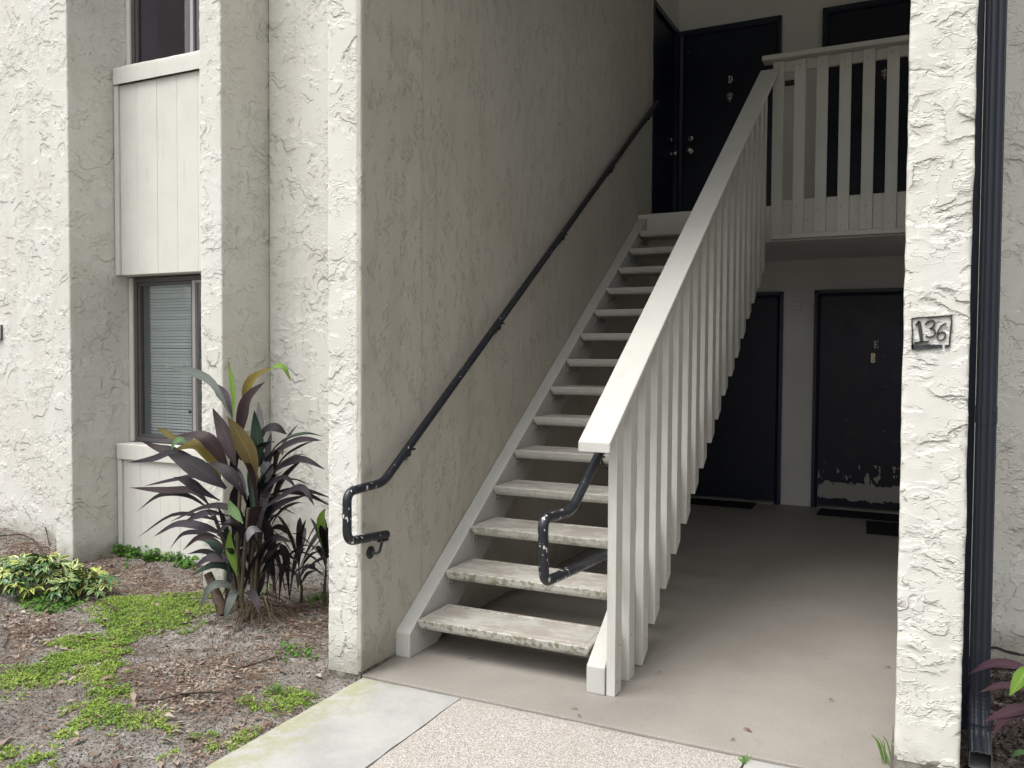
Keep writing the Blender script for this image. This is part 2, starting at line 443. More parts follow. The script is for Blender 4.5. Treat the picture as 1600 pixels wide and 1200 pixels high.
def cover_mat(name, stops, sub=0.25):
    t = NT(name)
    c = t.ramp(t.math('ADD', t.math('MULTIPLY', t.island(), 0.6), t.math('MULTIPLY', t.step(t.noise(4.0, 4, 0.6), 0.3, 0.7), 0.4)), stops)
    t.done(c, 0.6, None, 0.25)
    tl = t.n.new('ShaderNodeBsdfTranslucent'); t.set(tl.inputs['Color'], c)
    mx = t.n.new('ShaderNodeMixShader'); mx.inputs[0].default_value = sub
    t.l.new(t.bsdf.outputs[0], mx.inputs[1]); t.l.new(tl.outputs[0], mx.inputs[2]); t.l.new(mx.outputs[0], t.out.inputs['Surface'])
    return t.mat
M['moss'] = cover_mat('ground_cover_leaf', [(0.0, (0.07, 0.13, 0.02)), (0.35, (0.15, 0.25, 0.035)), (0.7, (0.27, 0.38, 0.065)), (1.0, (0.36, 0.38, 0.11))])
M['clover'] = cover_mat('weed_leaf', [(0.0, (0.045, 0.12, 0.02)), (0.6, (0.09, 0.21, 0.03)), (1.0, (0.17, 0.30, 0.05))])
M['mulch'] = cover_mat('mulch_flake', [(0.0, (0.10, 0.068, 0.054)), (0.35, (0.19, 0.125, 0.095)), (0.6, (0.27, 0.205, 0.165)), (0.85, (0.40, 0.345, 0.29)), (1.0, (0.13, 0.115, 0.10))], 0.05)
M['twig'] = cover_mat('dry_needle', [(0.0, (0.20, 0.15, 0.10)), (0.5, (0.13, 0.075, 0.05)), (1.0, (0.40, 0.35, 0.27))], 0.0)
M['litter'] = cover_mat('soil_crumb', [(0.0, (0.04, 0.034, 0.028)), (0.6, (0.13, 0.11, 0.09)), (1.0, (0.28, 0.255, 0.225))], 0.0)
M['dark_mulch'] = cover_mat('dark_mulch_flake', [(0.0, (0.02, 0.014, 0.012)), (0.6, (0.05, 0.034, 0.028)), (1.0, (0.10, 0.065, 0.05))], 0.0)
t = NT('variegated_leaf')
ed = t.n.new('ShaderNodeAttribute'); ed.attribute_name = 'edge'
f = t.math('ADD', ed.outputs['Fac'], t.math('MULTIPLY', t.math('SUBTRACT', t.noise(45, 3, 0.6), 0.5), 0.9))
f2 = t.math('ADD', f, t.math('MULTIPLY', t.math('SUBTRACT', t.objrand(), 0.72), 1.0))
c = t.mix(t.step(f2, 0.40, 0.55), (0.050, 0.125, 0.040), t.mix(t.objrand(), (0.55, 0.56, 0.30), (0.40, 0.44, 0.09)))
M['varieg'] = t.done(c, 0.35, None, 0.45)

# ---------------------------------------------------------------- measured data
TI_LEAVES = [
('sage', 0.06, [(-1.273, 0.072, 1.114), (-1.457, 0.105, 1.315), (-1.696, 0.138, 1.385), (-1.908, 0.172, 1.414)]),
('purple', 0.083, [(-1.318, 0.122, 1.109), (-1.397, 0.155, 1.209), (-1.483, 0.188, 1.267), (-1.574, 0.222, 1.314)]),
('lime', 0.028, [(-1.269, 0.072, 1.105), (-1.265, 0.072, 1.234), (-1.279, 0.072, 1.353), (-1.305, 0.072, 1.447)]),
('maroon', 0.139, [(-1.206, 0.052, 1.024), (-1.152, 0.025, 1.138), (-1.071, -0.002, 1.251), (-0.944, -0.028, 1.337)]),
('olive', 0.08, [(-1.247, 0.132, 1.171), (-1.215, 0.128, 1.285), (-1.133, 0.125, 1.363), (-1.02, 0.122, 1.414)]),
('lime', 0.034, [(-1.098, 0.172, 1.389), (-1.057, 0.188, 1.419), (-1.012, 0.205, 1.406), (-0.983, 0.222, 1.334)]),
('bronze', 0.124, [(-1.058, 0.022, 0.783), (-1.073, -0.002, 0.918), (-1.132, -0.025, 1.043), (-1.196, -0.048, 1.146)]),
('darkgreen', 0.092, [(-1.063, 0.052, 0.863), (-1.059, 0.042, 0.965), (-1.06, 0.032, 1.066), (-1.066, 0.022, 1.179)]),
('maroon', 0.11, [(-1.254, 0.072, 0.857), (-1.321, 0.088, 0.963), (-1.389, 0.105, 1.063), (-1.475, 0.122, 1.173)]),
('silver', 0.043, [(-1.162, 0.172, 0.981), (-1.171, 0.188, 1.066), (-1.197, 0.205, 1.143), (-1.223, 0.222, 1.211)]),
('purple', 0.067, [(-1.121, 0.122, 0.988), (-1.092, 0.138, 1.056), (-1.03, 0.155, 1.071), (-0.968, 0.172, 1.038)]),
('purple', 0.056, [(-1.056, 0.092, 0.884), (-0.947, 0.085, 0.958), (-0.793, 0.078, 1.021), (-0.644, 0.072, 1.029)]),
('purple', 0.052, [(-1.022, 0.072, 0.796), (-0.889, 0.055, 0.882), (-0.739, 0.038, 0.922), (-0.584, 0.022, 0.885)]),
('maroon', 0.106, [(-1.3, 0.072, 0.819), (-1.369, 0.038, 0.948), (-1.451, 0.005, 1.021), (-1.64, -0.028, 1.01)]),
('olive', 0.039, [(-1.578, -0.008, 1.011), (-1.631, -0.015, 1.001), (-1.696, -0.022, 1.033), (-1.761, -0.028, 1.057)]),
('green', 0.048, [(-1.5, -0.048, 0.984), (-1.539, -0.055, 1.0), (-1.574, -0.062, 0.982), (-1.602, -0.068, 0.938)]),
('olive', 0.126, [(-1.37, 0.072, 0.771), (-1.418, 0.052, 0.91), (-1.503, 0.032, 0.968), (-1.673, 0.012, 0.926)]),
('maroon', 0.062, [(-1.491, 0.042, 0.846), (-1.632, 0.018, 0.91), (-1.752, -0.005, 0.932), (-1.881, -0.028, 0.972)]),
('purple', 0.055, [(-1.467, 0.042, 0.864), (-1.638, 0.002, 0.92), (-1.777, -0.038, 0.877), (-1.93, -0.078, 0.85)]),
('black', 0.144, [(-1.284, 0.032, 0.731), (-1.396, -0.005, 0.805), (-1.508, -0.042, 0.871), (-1.621, -0.078, 0.916)]),
('purple', 0.042, [(-1.37, 0.072, 0.728), (-1.54, 0.088, 0.775), (-1.754, 0.105, 0.74), (-2.042, 0.122, 0.676)]),
('purple', 0.064, [(-1.351, 0.052, 0.654), (-1.463, 0.025, 0.701), (-1.54, -0.002, 0.752), (-1.625, -0.028, 0.78)]),
('maroon', 0.058, [(-1.441, 0.072, 0.608), (-1.571, 0.072, 0.686), (-1.805, 0.072, 0.673), (-2.107, 0.072, 0.669)]),
('purple', 0.038, [(-1.43, 0.072, 0.583), (-1.638, 0.088, 0.652), (-1.881, 0.105, 0.635), (-2.11, 0.122, 0.511)]),
('purple', 0.042, [(-1.077, 0.072, 0.69), (-0.974, 0.055, 0.776), (-0.864, 0.038, 0.819), (-0.777, 0.022, 0.775)]),
('purple', 0.052, [(-1.042, 0.022, 0.621), (-0.842, -0.012, 0.73), (-0.68, -0.045, 0.791), (-0.573, -0.078, 0.71)]),
('purple', 0.031, [(-1.112, 0.122, 0.68), (-0.94, 0.138, 0.733), (-0.795, 0.155, 0.734), (-0.663, 0.172, 0.706)]),
('maroon', 0.037, [(-1.079, 0.122, 0.631), (-0.941, 0.138, 0.716), (-0.816, 0.155, 0.715), (-0.663, 0.172, 0.662)]),
('black', 0.058, [(-1.338, 0.122, 0.872), (-1.327, 0.122, 0.794), (-1.291, 0.122, 0.927), (-1.257, 0.122, 0.877)]),
('black', 0.093, [(-1.12, 0.012, 0.704), (-1.173, -0.002, 0.778), (-1.249, -0.015, 0.842), (-1.371, -0.028, 0.887)]),
('silver', 0.067, [(-1.213, 0.122, 0.672), (-1.269, 0.122, 0.772), (-1.338, 0.122, 0.82), (-1.373, 0.122, 0.791)]),
('silver', 0.074, [(-1.049, 0.102, 0.773), (-1.047, 0.112, 0.823), (-1.078, 0.122, 0.862), (-1.126, 0.132, 0.88)]),
('black', 0.045, [(-1.151, 0.022, 0.571), (-1.226, 0.005, 0.629), (-1.396, -0.012, 0.625), (-1.66, -0.028, 0.517)]),
('purple', 0.049, [(-1.233, 0.012, 0.581), (-1.348, -0.018, 0.595), (-1.422, -0.048, 0.574), (-1.486, -0.078, 0.546)]),
('purple', 0.031, [(-1.334, 0.072, 0.522), (-1.522, 0.088, 0.541), (-1.786, 0.105, 0.523), (-2.095, 0.122, 0.358)]),
('purple', 0.058, [(-1.285, 0.022, 0.465), (-1.397, -0.012, 0.507), (-1.576, -0.045, 0.516), (-1.733, -0.078, 0.435)]),
('purple', 0.033, [(-1.356, 0.072, 0.424), (-1.501, 0.088, 0.446), (-1.696, 0.105, 0.42), (-1.83, 0.122, 0.311)]),
('maroon', 0.048, [(-1.254, 0.022, 0.382), (-1.345, -0.002, 0.432), (-1.437, -0.025, 0.446), (-1.536, -0.048, 0.37)]),
('black', 0.036, [(-1.294, 0.072, 0.335), (-1.388, 0.072, 0.333), (-1.507, 0.072, 0.344), (-1.628, 0.072, 0.314)]),
('purple', 0.064, [(-1.174, -0.008, 0.335), (-1.226, -0.048, 0.361), (-1.299, -0.088, 0.361), (-1.371, -0.128, 0.308)]),
('darkgreen', 0.056, [(-1.184, 0.012, 0.251), (-1.237, -0.028, 0.309), (-1.299, -0.068, 0.314), (-1.425, -0.108, 0.244)]),
('lime', 0.055, [(-1.131, -0.048, 0.272), (-1.149, -0.055, 0.355), (-1.167, -0.062, 0.439), (-1.16, -0.068, 0.532)]),
('green', 0.054, [(-1.103, -0.028, 0.561), (-1.143, -0.028, 0.595), (-1.183, -0.028, 0.638), (-1.208, -0.028, 0.686)]),
('sage', 0.052, [(-1.145, -0.008, 0.16), (-1.201, -0.065, 0.221), (-1.256, -0.122, 0.205), (-1.275, -0.178, 0.09)]),
('sage', 0.051, [(-1.126, -0.028, 0.176), (-1.118, -0.078, 0.182), (-1.109, -0.128, 0.136), (-1.102, -0.178, 0.049)]),
('purple', 0.052, [(-1.106, -0.028, 0.178), (-1.018, -0.068, 0.2), (-0.942, -0.108, 0.183), (-0.884, -0.148, 0.131)]),
('silver', 0.058, [(-0.975, -0.028, 0.528), (-1.005, -0.048, 0.54), (-1.016, -0.068, 0.524), (-1.019, -0.088, 0.481)]),
('black', 0.061, [(-1.128, 0.072, 0.471), (-1.053, 0.078, 0.57), (-0.93, 0.085, 0.664), (-0.762, 0.092, 0.726)]),
('purple', 0.052, [(-1.154, 0.122, 0.482), (-1.087, 0.138, 0.611), (-1.051, 0.155, 0.667), (-1.016, 0.172, 0.706)]),
('purple', 0.048, [(-1.098, 0.072, 0.326), (-1.013, 0.055, 0.431), (-0.919, 0.038, 0.483), (-0.799, 0.022, 0.476)]),
('maroon', 0.048, [(-1.099, 0.072, 0.279), (-1.043, 0.088, 0.352), (-0.998, 0.105, 0.407), (-0.963, 0.122, 0.446)]),
('black', 0.04, [(-1.125, 0.122, 0.233), (-1.074, 0.122, 0.294), (-1.003, 0.122, 0.372), (-0.924, 0.122, 0.427)]),
('purple', 0.035, [(-1.16, 0.172, 0.281), (-1.093, 0.188, 0.332), (-1.026, 0.205, 0.36), (-0.931, 0.222, 0.312)]),
('purple', 0.024, [(-1.139, 0.172, 0.426), (-1.108, 0.172, 0.461), (-1.077, 0.172, 0.464), (-1.047, 0.172, 0.459)]),
('maroon', 0.038, [(-1.118, 0.172, 0.468), (-1.072, 0.188, 0.501), (-1.036, 0.205, 0.498), (-1.012, 0.222, 0.463)]),
('black', 0.081, [(-1.28, 0.122, 0.246), (-1.338, 0.138, 0.348), (-1.417, 0.155, 0.426), (-1.499, 0.172, 0.423)]),
('black', 0.097, [(-1.245, 0.152, 0.291), (-1.209, 0.158, 0.39), (-1.236, 0.165, 0.482), (-1.263, 0.172, 0.559)]),
('maroon', 0.108, [(-1.274, 0.172, 0.348), (-1.295, 0.172, 0.443), (-1.326, 0.172, 0.529), (-1.336, 0.172, 0.633)]),
('darkgreen', 0.095, [(-1.146, 0.092, 0.504), (-1.125, 0.102, 0.591), (-1.164, 0.112, 0.656), (-1.194, 0.122, 0.707)]),
('purple', 0.051, [(-1.094, -0.028, 0.47), (-1.121, -0.062, 0.55), (-1.148, -0.095, 0.569), (-1.196, -0.128, 0.502)]),
('black', 0.061, [(-1.179, 0.092, 0.186), (-1.138, 0.092, 0.285), (-1.086, 0.092, 0.362), (-1.036, 0.092, 0.422)]),
('black', 0.038, [(-1.1, 0.072, 0.122), (-1.069, 0.072, 0.189), (-1.054, 0.072, 0.237), (-1.043, 0.072, 0.285)]),
('black', 0.054, [(-1.26, 0.102, 0.301), (-1.393, 0.108, 0.348), (-1.464, 0.115, 0.372), (-1.536, 0.122, 0.404)]),
('purple', 0.062, [(-1.187, 0.122, 0.193), (-1.249, 0.122, 0.25), (-1.301, 0.122, 0.292), (-1.385, 0.122, 0.314)])]
TI_STEMS = [(0.012, [(-1.145, 0.012, 0.008), (-1.155, 0.012, 0.131), (-1.143, 0.012, 0.287), (-1.122, 0.012, 0.46), (-1.101, 0.012, 0.638)]), (0.013, [(-1.132, 0.052, -0.002), (-1.111, 0.052, 0.126), (-1.12, 0.052, 0.281), (-1.109, 0.052, 0.437), (-1.078, 0.052, 0.672)]), (0.012, [(-1.253, 0.092, -0.023), (-1.263, 0.092, 0.096), (-1.293, 0.092, 0.251), (-1.355, 0.092, 0.388), (-1.439, 0.092, 0.556)]), (0.012, [(-1.156, 0.132, -0.02), (-1.145, 0.132, 0.101), (-1.144, 0.132, 0.244), (-1.133, 0.132, 0.372), (-1.122, 0.132, 0.483)]), (0.012, [(-1.125, 0.012, 0.011), (-1.174, 0.012, 0.206), (-1.183, 0.012, 0.391), (-1.171, 0.012, 0.594), (-1.16, 0.012, 0.78)]), (0.009, [(-1.107, 0.052, 0.002), (-1.091, 0.052, 0.238), (-1.074, 0.052, 0.457), (-1.078, 0.052, 0.626), (-1.087, 0.052, 0.764)]), (0.035, [(-1.349, 0.072, 0.001), (-1.38, 0.072, 0.061), (-1.433, 0.072, 0.159), (-1.47, 0.072, 0.219)])]
MOSS = {
'main' : [(-1.83, 0.45), (-2.06, 0.25), (-2.26, 0.18), (-2.15, -0.03), (-1.82, -0.39), (-1.85, -0.58), (-1.61, -0.87), (-1.74, -0.98), (-1.47, -1.15), (-1.29, -1.1), (-1.22, -0.86), (-1.45, -0.49), (-1.49, -0.34), (-1.36, -0.15), (-1.42, 0.07)] ,
'low' : [(-1.06, -1.17), (-1.14, -0.98), (-0.97, -0.94), (-0.73, -1.0), (-0.5, -0.99), (-0.31, -0.97), (-0.26, -1.04), (-0.38, -1.07), (-0.38, -1.22), (-0.54, -1.18), (-0.75, -1.28), (-0.73, -1.43), (-0.83, -1.41), (-0.87, -1.28)] ,
'mid' : [(-1.85, -0.58), (-1.82, -0.39), (-1.48, -0.5), (-1.13, -0.81), (-0.93, -0.92), (-1.12, -0.97), (-1.35, -0.92)] ,
'panel' : [(-3.54, 0.97), (-3.64, 1.17), (-3.16, 1.09), (-2.65, 1.12), (-2.4, 0.82), (-2.72, 0.72), (-3.17, 0.74)] ,
'right' : [(-0.32, -0.76), (-0.29, -0.65), (-0.19, -0.6), (-0.13, -0.65), (-0.15, -0.75), (-0.25, -0.8)] ,
'corner' : [(-3.73, 0.3), (-3.48, 0.33), (-2.76, -0.03), (-2.29, -0.03), (-2.21, -0.34), (-2.46, -0.4), (-3.01, -0.16)] ,
'stem' : [(-1.68, 0.78), (-1.66, 0.88), (-1.47, 0.63), (-1.47, 0.55)] ,
'stem2' : [(-1.21, 0.6), (-1.11, 0.7), (-1.01, 0.55), (-1.08, 0.47)] ,
'bl' : [(-1.04, -1.43), (-0.9, -1.42), (-0.73, -1.48), (-0.74, -1.57), (-0.79, -1.59)] ,
'walk' : [(-0.19, -1.0), (-0.14, -0.97), (-0.1, -1.03), (-0.14, -1.07)] ,
'fr' : [(-0.72, -0.11), (-0.57, -0.09), (-0.47, -0.24), (-0.59, -0.26)] ,
}
MULCH = {
'a' : [(-3.2, 0.57), (-2.88, 0.63), (-2.24, 0.67), (-1.83, 0.45), (-2.43, 0.22), (-2.78, 0.21)] ,
'b' : [(-1.21, -0.57), (-1.0, -0.36), (-0.65, -0.29), (-0.43, -0.58), (-0.34, -0.95), (-0.6, -1.01), (-1.09, -0.79)] ,
'c' : [(-1.45, 0.56), (-0.94, 0.52), (-0.47, -0.09), (-0.78, -0.14)] ,
'd' : [(-2.56, -0.45), (-2.18, -0.32), (-1.78, -0.65), (-1.78, -0.95)] ,
'e' : [(-4.32, 0.69), (-3.75, 0.74), (-3.36, 0.39), (-3.82, 0.36)] ,
'f' : [(-0.32, -1.16), (-0.25, -0.97), (-0.14, -0.71), (-0.08, -0.73), (-0.1, -1.25), (-0.18, -1.29)] ,
}
NUMBER = {
'border' : [[(2.1792, 1.6195, 0.0023), (2.2003, 1.6231, 0.0023), (2.223, 1.6239, 0.0015), (2.227, 1.6242, 0.0023), (2.255, 1.6252, 0.0025), (2.2772, 1.6274, 0.0021), (2.293, 1.6277, 0.0025), (2.3024, 1.6293, 0.0021)], [(2.2978, 1.6249, 0.0017), (2.3005, 1.6107, 0.0023), (2.2986, 1.586, 0.0027), (2.2961, 1.5541, 0.0025), (2.2959, 1.5275, 0.0023)], [(2.1809, 1.6176, 0.0017), (2.1814, 1.5942, 0.0019), (2.1842, 1.5743, 0.0023), (2.1821, 1.5563, 0.0019), (2.1845, 1.5364, 0.0031), (2.1848, 1.5184, 0.0042)], [(2.1828, 1.5238, 0.0084), (2.2056, 1.5234, 0.0082), (2.2314, 1.5253, 0.0075), (2.257, 1.5265, 0.0065), (2.2745, 1.5274, 0.0046)], [(2.2817, 1.5266, 0.0052), (2.2888, 1.5257, 0.0052), (2.2951, 1.5292, 0.0031)]] ,
'one' : [[(2.1919, 1.5986, 0.0021), (2.1991, 1.6057, 0.0031), (2.2038, 1.611, 0.0031)], [(2.203, 1.611, 0.0046), (2.2069, 1.5796, 0.0059), (2.2106, 1.5544, 0.0055), (2.213, 1.5409, 0.0046)], [(2.1898, 1.5382, 0.0025), (2.2053, 1.5396, 0.0036), (2.2214, 1.5418, 0.0023), (2.2342, 1.5439, 0.0021)]] ,
'three' : [[(2.2218, 1.5992, 0.0029), (2.2297, 1.6089, 0.0038), (2.2408, 1.6133, 0.004), (2.2489, 1.6105, 0.0036), (2.2507, 1.6024, 0.0036), (2.2461, 1.59, 0.0027), (2.2342, 1.5847, 0.0017), (2.2446, 1.5855, 0.0019), (2.252, 1.5792, 0.0025), (2.253, 1.5685, 0.0025), (2.2468, 1.5596, 0.0023), (2.234, 1.5561, 0.0021), (2.2242, 1.5624, 0.0019)]] ,
'six' : [[(2.2848, 1.6038, 0.0015), (2.2746, 1.6004, 0.0017), (2.2653, 1.588, 0.0021), (2.2592, 1.5738, 0.0025), (2.2579, 1.5596, 0.0025), (2.2606, 1.5488, 0.0021), (2.2678, 1.5462, 0.0015), (2.2788, 1.5506, 0.0023), (2.2846, 1.563, 0.0027), (2.2815, 1.5719, 0.0029), (2.272, 1.5746, 0.0025), (2.261, 1.5676, 0.0019)]] ,
}
RIGHT_LEAVES = [('wine', 0.047, [(2.604, 0.11, 0.335), (2.565, 0.057, 0.361), (2.468, 0.003, 0.372), (2.391, -0.05, 0.34)]), ('wine', 0.037, [(2.631, 0.11, 0.255), (2.566, 0.05, 0.285), (2.494, -0.01, 0.3), (2.423, -0.07, 0.285)]), ('wine', 0.054, [(2.656, 0.1, 0.224), (2.583, 0.033, 0.22), (2.515, -0.033, 0.213), (2.436, -0.1, 0.194)]), ('wine', 0.033, [(2.628, 0.07, 0.22), (2.563, -0.003, 0.211), (2.5, -0.077, 0.198), (2.463, -0.15, 0.165)]), ('lime', 0.058, [(2.611, 0.03, 0.388), (2.573, -0.03, 0.377), (2.544, -0.09, 0.35), (2.511, -0.15, 0.318)]), ('purple', 0.013, [(2.599, 0.15, 0.371), (2.537, 0.133, 0.381), (2.47, 0.117, 0.396), (2.402, 0.1, 0.345)]), ('purple', 0.015, [(2.609, 0.17, 0.371), (2.566, 0.163, 0.371), (2.522, 0.157, 0.377), (2.49, 0.15, 0.384)]), ('purple', 0.009, [(2.592, 0.15, 0.274), (2.522, 0.133, 0.267), (2.46, 0.117, 0.277), (2.392, 0.1, 0.279)]), ('green', 0.024, [(2.603, 0.03, 0.054), (2.577, 0.02, 0.062), (2.555, 0.01, 0.057), (2.538, 0.0, 0.043)])]
TWIGS = [([(-0.799, -0.982, 0.004), (-0.722, -0.929, 0.006), (-0.689, -0.841, 0.01), (-0.61, -0.779, 0.01), (-0.539, -0.729, 0)], 0.005, 'long dark twig lying across the reddish mulch'), ([(-0.697, -0.515, 0.0), (-0.676, -0.427, 0.008), (-0.634, -0.288, 0.006)], 0.005, 'dark stick on the sand near the foot of the purple plant'), ([(-0.78, -0.599, 0.0), (-0.882, -0.478, 0.05), (-1.087, -0.234, 0.16)], 0.0018, 'pale dry stalk standing up out of the mulch'), ([(-0.788, -0.701, 0.0), (-0.877, -0.58, 0.03), (-0.872, -0.526, 0.03), (-0.888, -0.463, 0.01)], 0.0018, 'thin bent dry stalk arching over the mulch'), ([(-4.336, 0.676, 0.02), (-4.171, 0.761, 0.03), (-3.952, 0.728, 0.02), (-3.758, 0.646, 0)], 0.006, 'grey fallen twig below the brightest wall'), ([(-4.294, 1.011, 0.12), (-4.034, 0.875, 0.06), (-3.823, 0.753, 0)], 0.005, 'short pale twig leaning on the far wall base'), ([(-2.43, -0.04, 0.02), (-2.3, -0.049, 0.02), (-2.118, -0.08, 0.01), (-1.978, -0.126, 0)], 0.004, 'brown stick between the shrub and the lime ground cover'), ([(-2.344, -0.576, 0.0), (-2.202, -0.627, 0.01), (-2.084, -0.721, 0.0), (-2.02, -0.781, 0)], 0.004, 'crooked pale twig near the bed corner')]
SCRAPS = [(0.914, -0.24, 0.035, 0.012, 0.2, 'dry_tan', 'small tan leaf scrap on the floor in front of the newel'), (1.599, -0.113, 0.05, 0.014, -0.3, 'dry_rust', 'rust red leaf scrap on the floor nearer the walk'), (1.581, -0.246, 0.04, 0.005, 1.2, 'dry_dark', 'thin dark leaf stalk on the floor by the slab joint'), (2.084, 0.873, 0.03, 0.01, 0.1, 'dry_dark', 'dark leaf crumb on the floor beside the pillar'), (1.881, 0.336, 0.03, 0.01, 0.3, 'dry_dark', 'dark leaf crumb out on the open hall floor'), (0.254, 0.05, 0.06, 0.006, 0.9, 'dry_dark', 'dark stalk lying below the lowest tread'), (0.183, 0.3, 0.03, 0.03, 0.4, 'dry_tan', 'pale crumpled scrap under the lowest tread'), (0.968, -0.304, 0.02, 0.01, 0.4, 'dry_dark', 'dark speck of leaf on the edge of the walk joint'), (1.131, 0.318, 0.014, 0.012, 0.5, 'dry_dark', 'round dark leaf bit beside the baluster feet')]

# ---------------------------------------------------------------- mesh helpers
def vnoise(x, y, z=0.0, seed=0):
    """Smooth value noise on numpy arrays, 0..1."""
    x, y, z = np.broadcast_arrays(np.asarray(x, float), np.asarray(y, float), np.asarray(z, float))
    xi, yi, zi = np.floor(x).astype(np.int64), np.floor(y).astype(np.int64), np.floor(z).astype(np.int64)
    fx, fy, fz = x - xi, y - yi, z - zi
    fx, fy, fz = (f * f * (3 - 2 * f) for f in (fx, fy, fz))
    def h(a, b, c):
        n = (a * 374761393 + b * 668265263 + c * 2147483647 + seed * 974711) & 0xFFFFFFFF
        n = ((n ^ (n >> 13)) * 1274126177) & 0xFFFFFFFF
        return ((n ^ (n >> 16)) & 0xFFFF) / 65535.0
    o = 0.0
    for a, wa in ((0, 1 - fx), (1, fx)):
        for b, wb in ((0, 1 - fy), (1, fy)):
            for c, wc in ((0, 1 - fz), (1, fz)):
                o = o + wa * wb * wc * h(xi + a, yi + b, zi + c)
    return o

def fbm(x, y, z=0.0, oct=4, seed=0):
    a, s, tot = 1.0, 0.0, 0.0
    for i in range(oct):
        s = s + a * vnoise(np.asarray(x) * 2 ** i, np.asarray(y) * 2 ** i, np.asarray(z) * 2 ** i, seed + i)
        tot += a
        a *= 0.5
    return s / tot

def origin(o):
    v = Vector((0, 0, 0))
    while o is not None:
        v = v + o.location
        o = o.parent
    return v

def tag(o, label=None, cat=None, group=None, kind=None):
    if label: o['label'] = label
    if cat: o['category'] = cat
    if group: o['group'] = group
    if kind: o['kind'] = kind
    return o

def thing(name, loc, label, cat, group=None):
    e = bpy.data.objects.new(name, None)
    e.location = loc
    e.empty_display_size = 0.1
    COL.objects.link(e)
    return tag(e, label, cat, group, 'thing')

def link(name, me, parent=None, loc=None):
    o = bpy.data.objects.new(name, me)
    COL.objects.link(o)
    if parent is not None:
        o.parent = parent
    if loc is not None:
        o.location = loc
    return o

def dup(o, off, parent):
    c = o.copy()
    COL.objects.link(c)
    c.parent = parent
    c.location = o.location + Vector(off)
    for ch in o.children:
        d = ch.copy(); COL.objects.link(d); d.parent = c
    return c

class MB:
    """Collects vertices and faces in world coordinates; build() links them as one mesh object."""
    def __init__(self):
        self.v, self.f, self.mi = [], [], []
        self.cur = 0
    def add(self, vs, fs):
        b = len(self.v)
        self.v += [tuple(p) for p in vs]
        self.f += [tuple(i + b for i in q) for q in fs]
        self.mi += [self.cur] * len(fs)
        return self
    def box(self, x0, x1, y0, y1, z0, z1):
        return self.add([(x0, y0, z0), (x1, y0, z0), (x1, y1, z0), (x0, y1, z0), (x0, y0, z1), (x1, y0, z1), (x1, y1, z1), (x0, y1, z1)],
                        [(0, 3, 2, 1), (4, 5, 6, 7), (0, 1, 5, 4), (1, 2, 6, 5), (2, 3, 7, 6), (3, 0, 4, 7)])
    def prism(self, poly, axis, a, b):
        """Extrudes a 2-D polygon along an axis; polygon coordinates are the other two axes in order."""
        n = len(poly)
        def P(q, s):
            return {'x': (s, q[0], q[1]), 'y': (q[0], s, q[1]), 'z': (q[0], q[1], s)}[axis]
        vs = [P(q, a) for q in poly] + [P(q, b) for q in poly]
        fs = [tuple(range(n))[::-1], tuple(range(n, 2 * n))] + [(i, (i + 1) % n, n + (i + 1) % n, n + i) for i in range(n)]
        return self.add(vs, fs)
    def tube(self, pts, r, n=12, cap=True):
        pts = [Vector(p) for p in pts]
        rs = r if isinstance(r, (list, tuple)) else [r] * len(pts)
        T0 = (pts[1] - pts[0]).normalized()
        up = Vector((1, 0, 0)) if abs(T0.x) < 0.8 else Vector((0, 0, 1))
        N = (up - T0 * up.dot(T0)).normalized()
        vs = []
        for i, p in enumerate(pts):
            a = pts[max(i - 1, 0)]; b = pts[min(i + 1, len(pts) - 1)]
            T = (b - a).normalized()
            N = (N - T * N.dot(T)).normalized()
            B = T.cross(N)
            for k in range(n):
                an = 2 * math.pi * k / n
                vs.append(p + (N * math.cos(an) + B * math.sin(an)) * rs[i])
        fs = [(i * n + k, i * n + (k + 1) % n, (i + 1) * n + (k + 1) % n, (i + 1) * n + k) for i in range(len(pts) - 1) for k in range(n)]
        if cap:
            fs += [tuple(range(n))[::-1], tuple((len(pts) - 1) * n + k for k in range(n))]
        return self.add(vs, fs)
    def lathe(self, prof, c, axis='z', n=16):
        """Profile of (radius, height) turned about an axis through c."""
        vs = []
        for r, h in prof:
            for k in range(n):
                a = 2 * math.pi * k / n
                u, w = r * math.cos(a), r * math.sin(a)
                d = {'z': (u, w, h), 'y': (u, h, w), 'x': (h, u, w)}[axis]
                vs.append((c[0] + d[0], c[1] + d[1], c[2] + d[2]))
        fs = [(i * n + k, i * n + (k + 1) % n, (i + 1) * n + (k + 1) % n, (i + 1) * n + k) for i in range(len(prof) - 1) for k in range(n)]
        fs += [tuple(range(n))[::-1], tuple((len(prof) - 1) * n + k for k in range(n))]
        return self.add(vs, fs)
    def mesh(self, name, mats, off=Vector((0, 0, 0)), bevel=0.0, smooth=False, seg=2):
        me = bpy.data.meshes.new(name)
        me.from_pydata([tuple(Vector(p) - off) for p in self.v], [], self.f)
        for m in (mats if isinstance(mats, (list, tuple)) else [mats]):
            me.materials.append(m)
        bm = bmesh.new(); bm.from_mesh(me)
        if any(self.mi):
            bm.faces.ensure_lookup_table()
            for i, k in enumerate(self.mi): bm.faces[i].material_index = k
        bmesh.ops.recalc_face_normals(bm, faces=bm.faces)
        if bevel:
            es = [e for e in bm.edges if e.is_manifold and e.calc_face_angle(0) > 0.5]
            bmesh.ops.bevel(bm, geom=es, offset=bevel, segments=seg, profile=0.6, affect='EDGES', clamp_overlap=True)
        if smooth:
            for f in bm.faces: f.smooth = True
            for e in bm.edges:
                if e.is_manifold and e.calc_face_angle(0) > 0.7: e.smooth = False
        bm.to_mesh(me); bm.free()
        return me
    def build(self, name, mats, parent=None, bevel=0.0, smooth=False, seg=2):
        return link(name, self.mesh(name, mats, origin(parent), bevel, smooth, seg), parent)

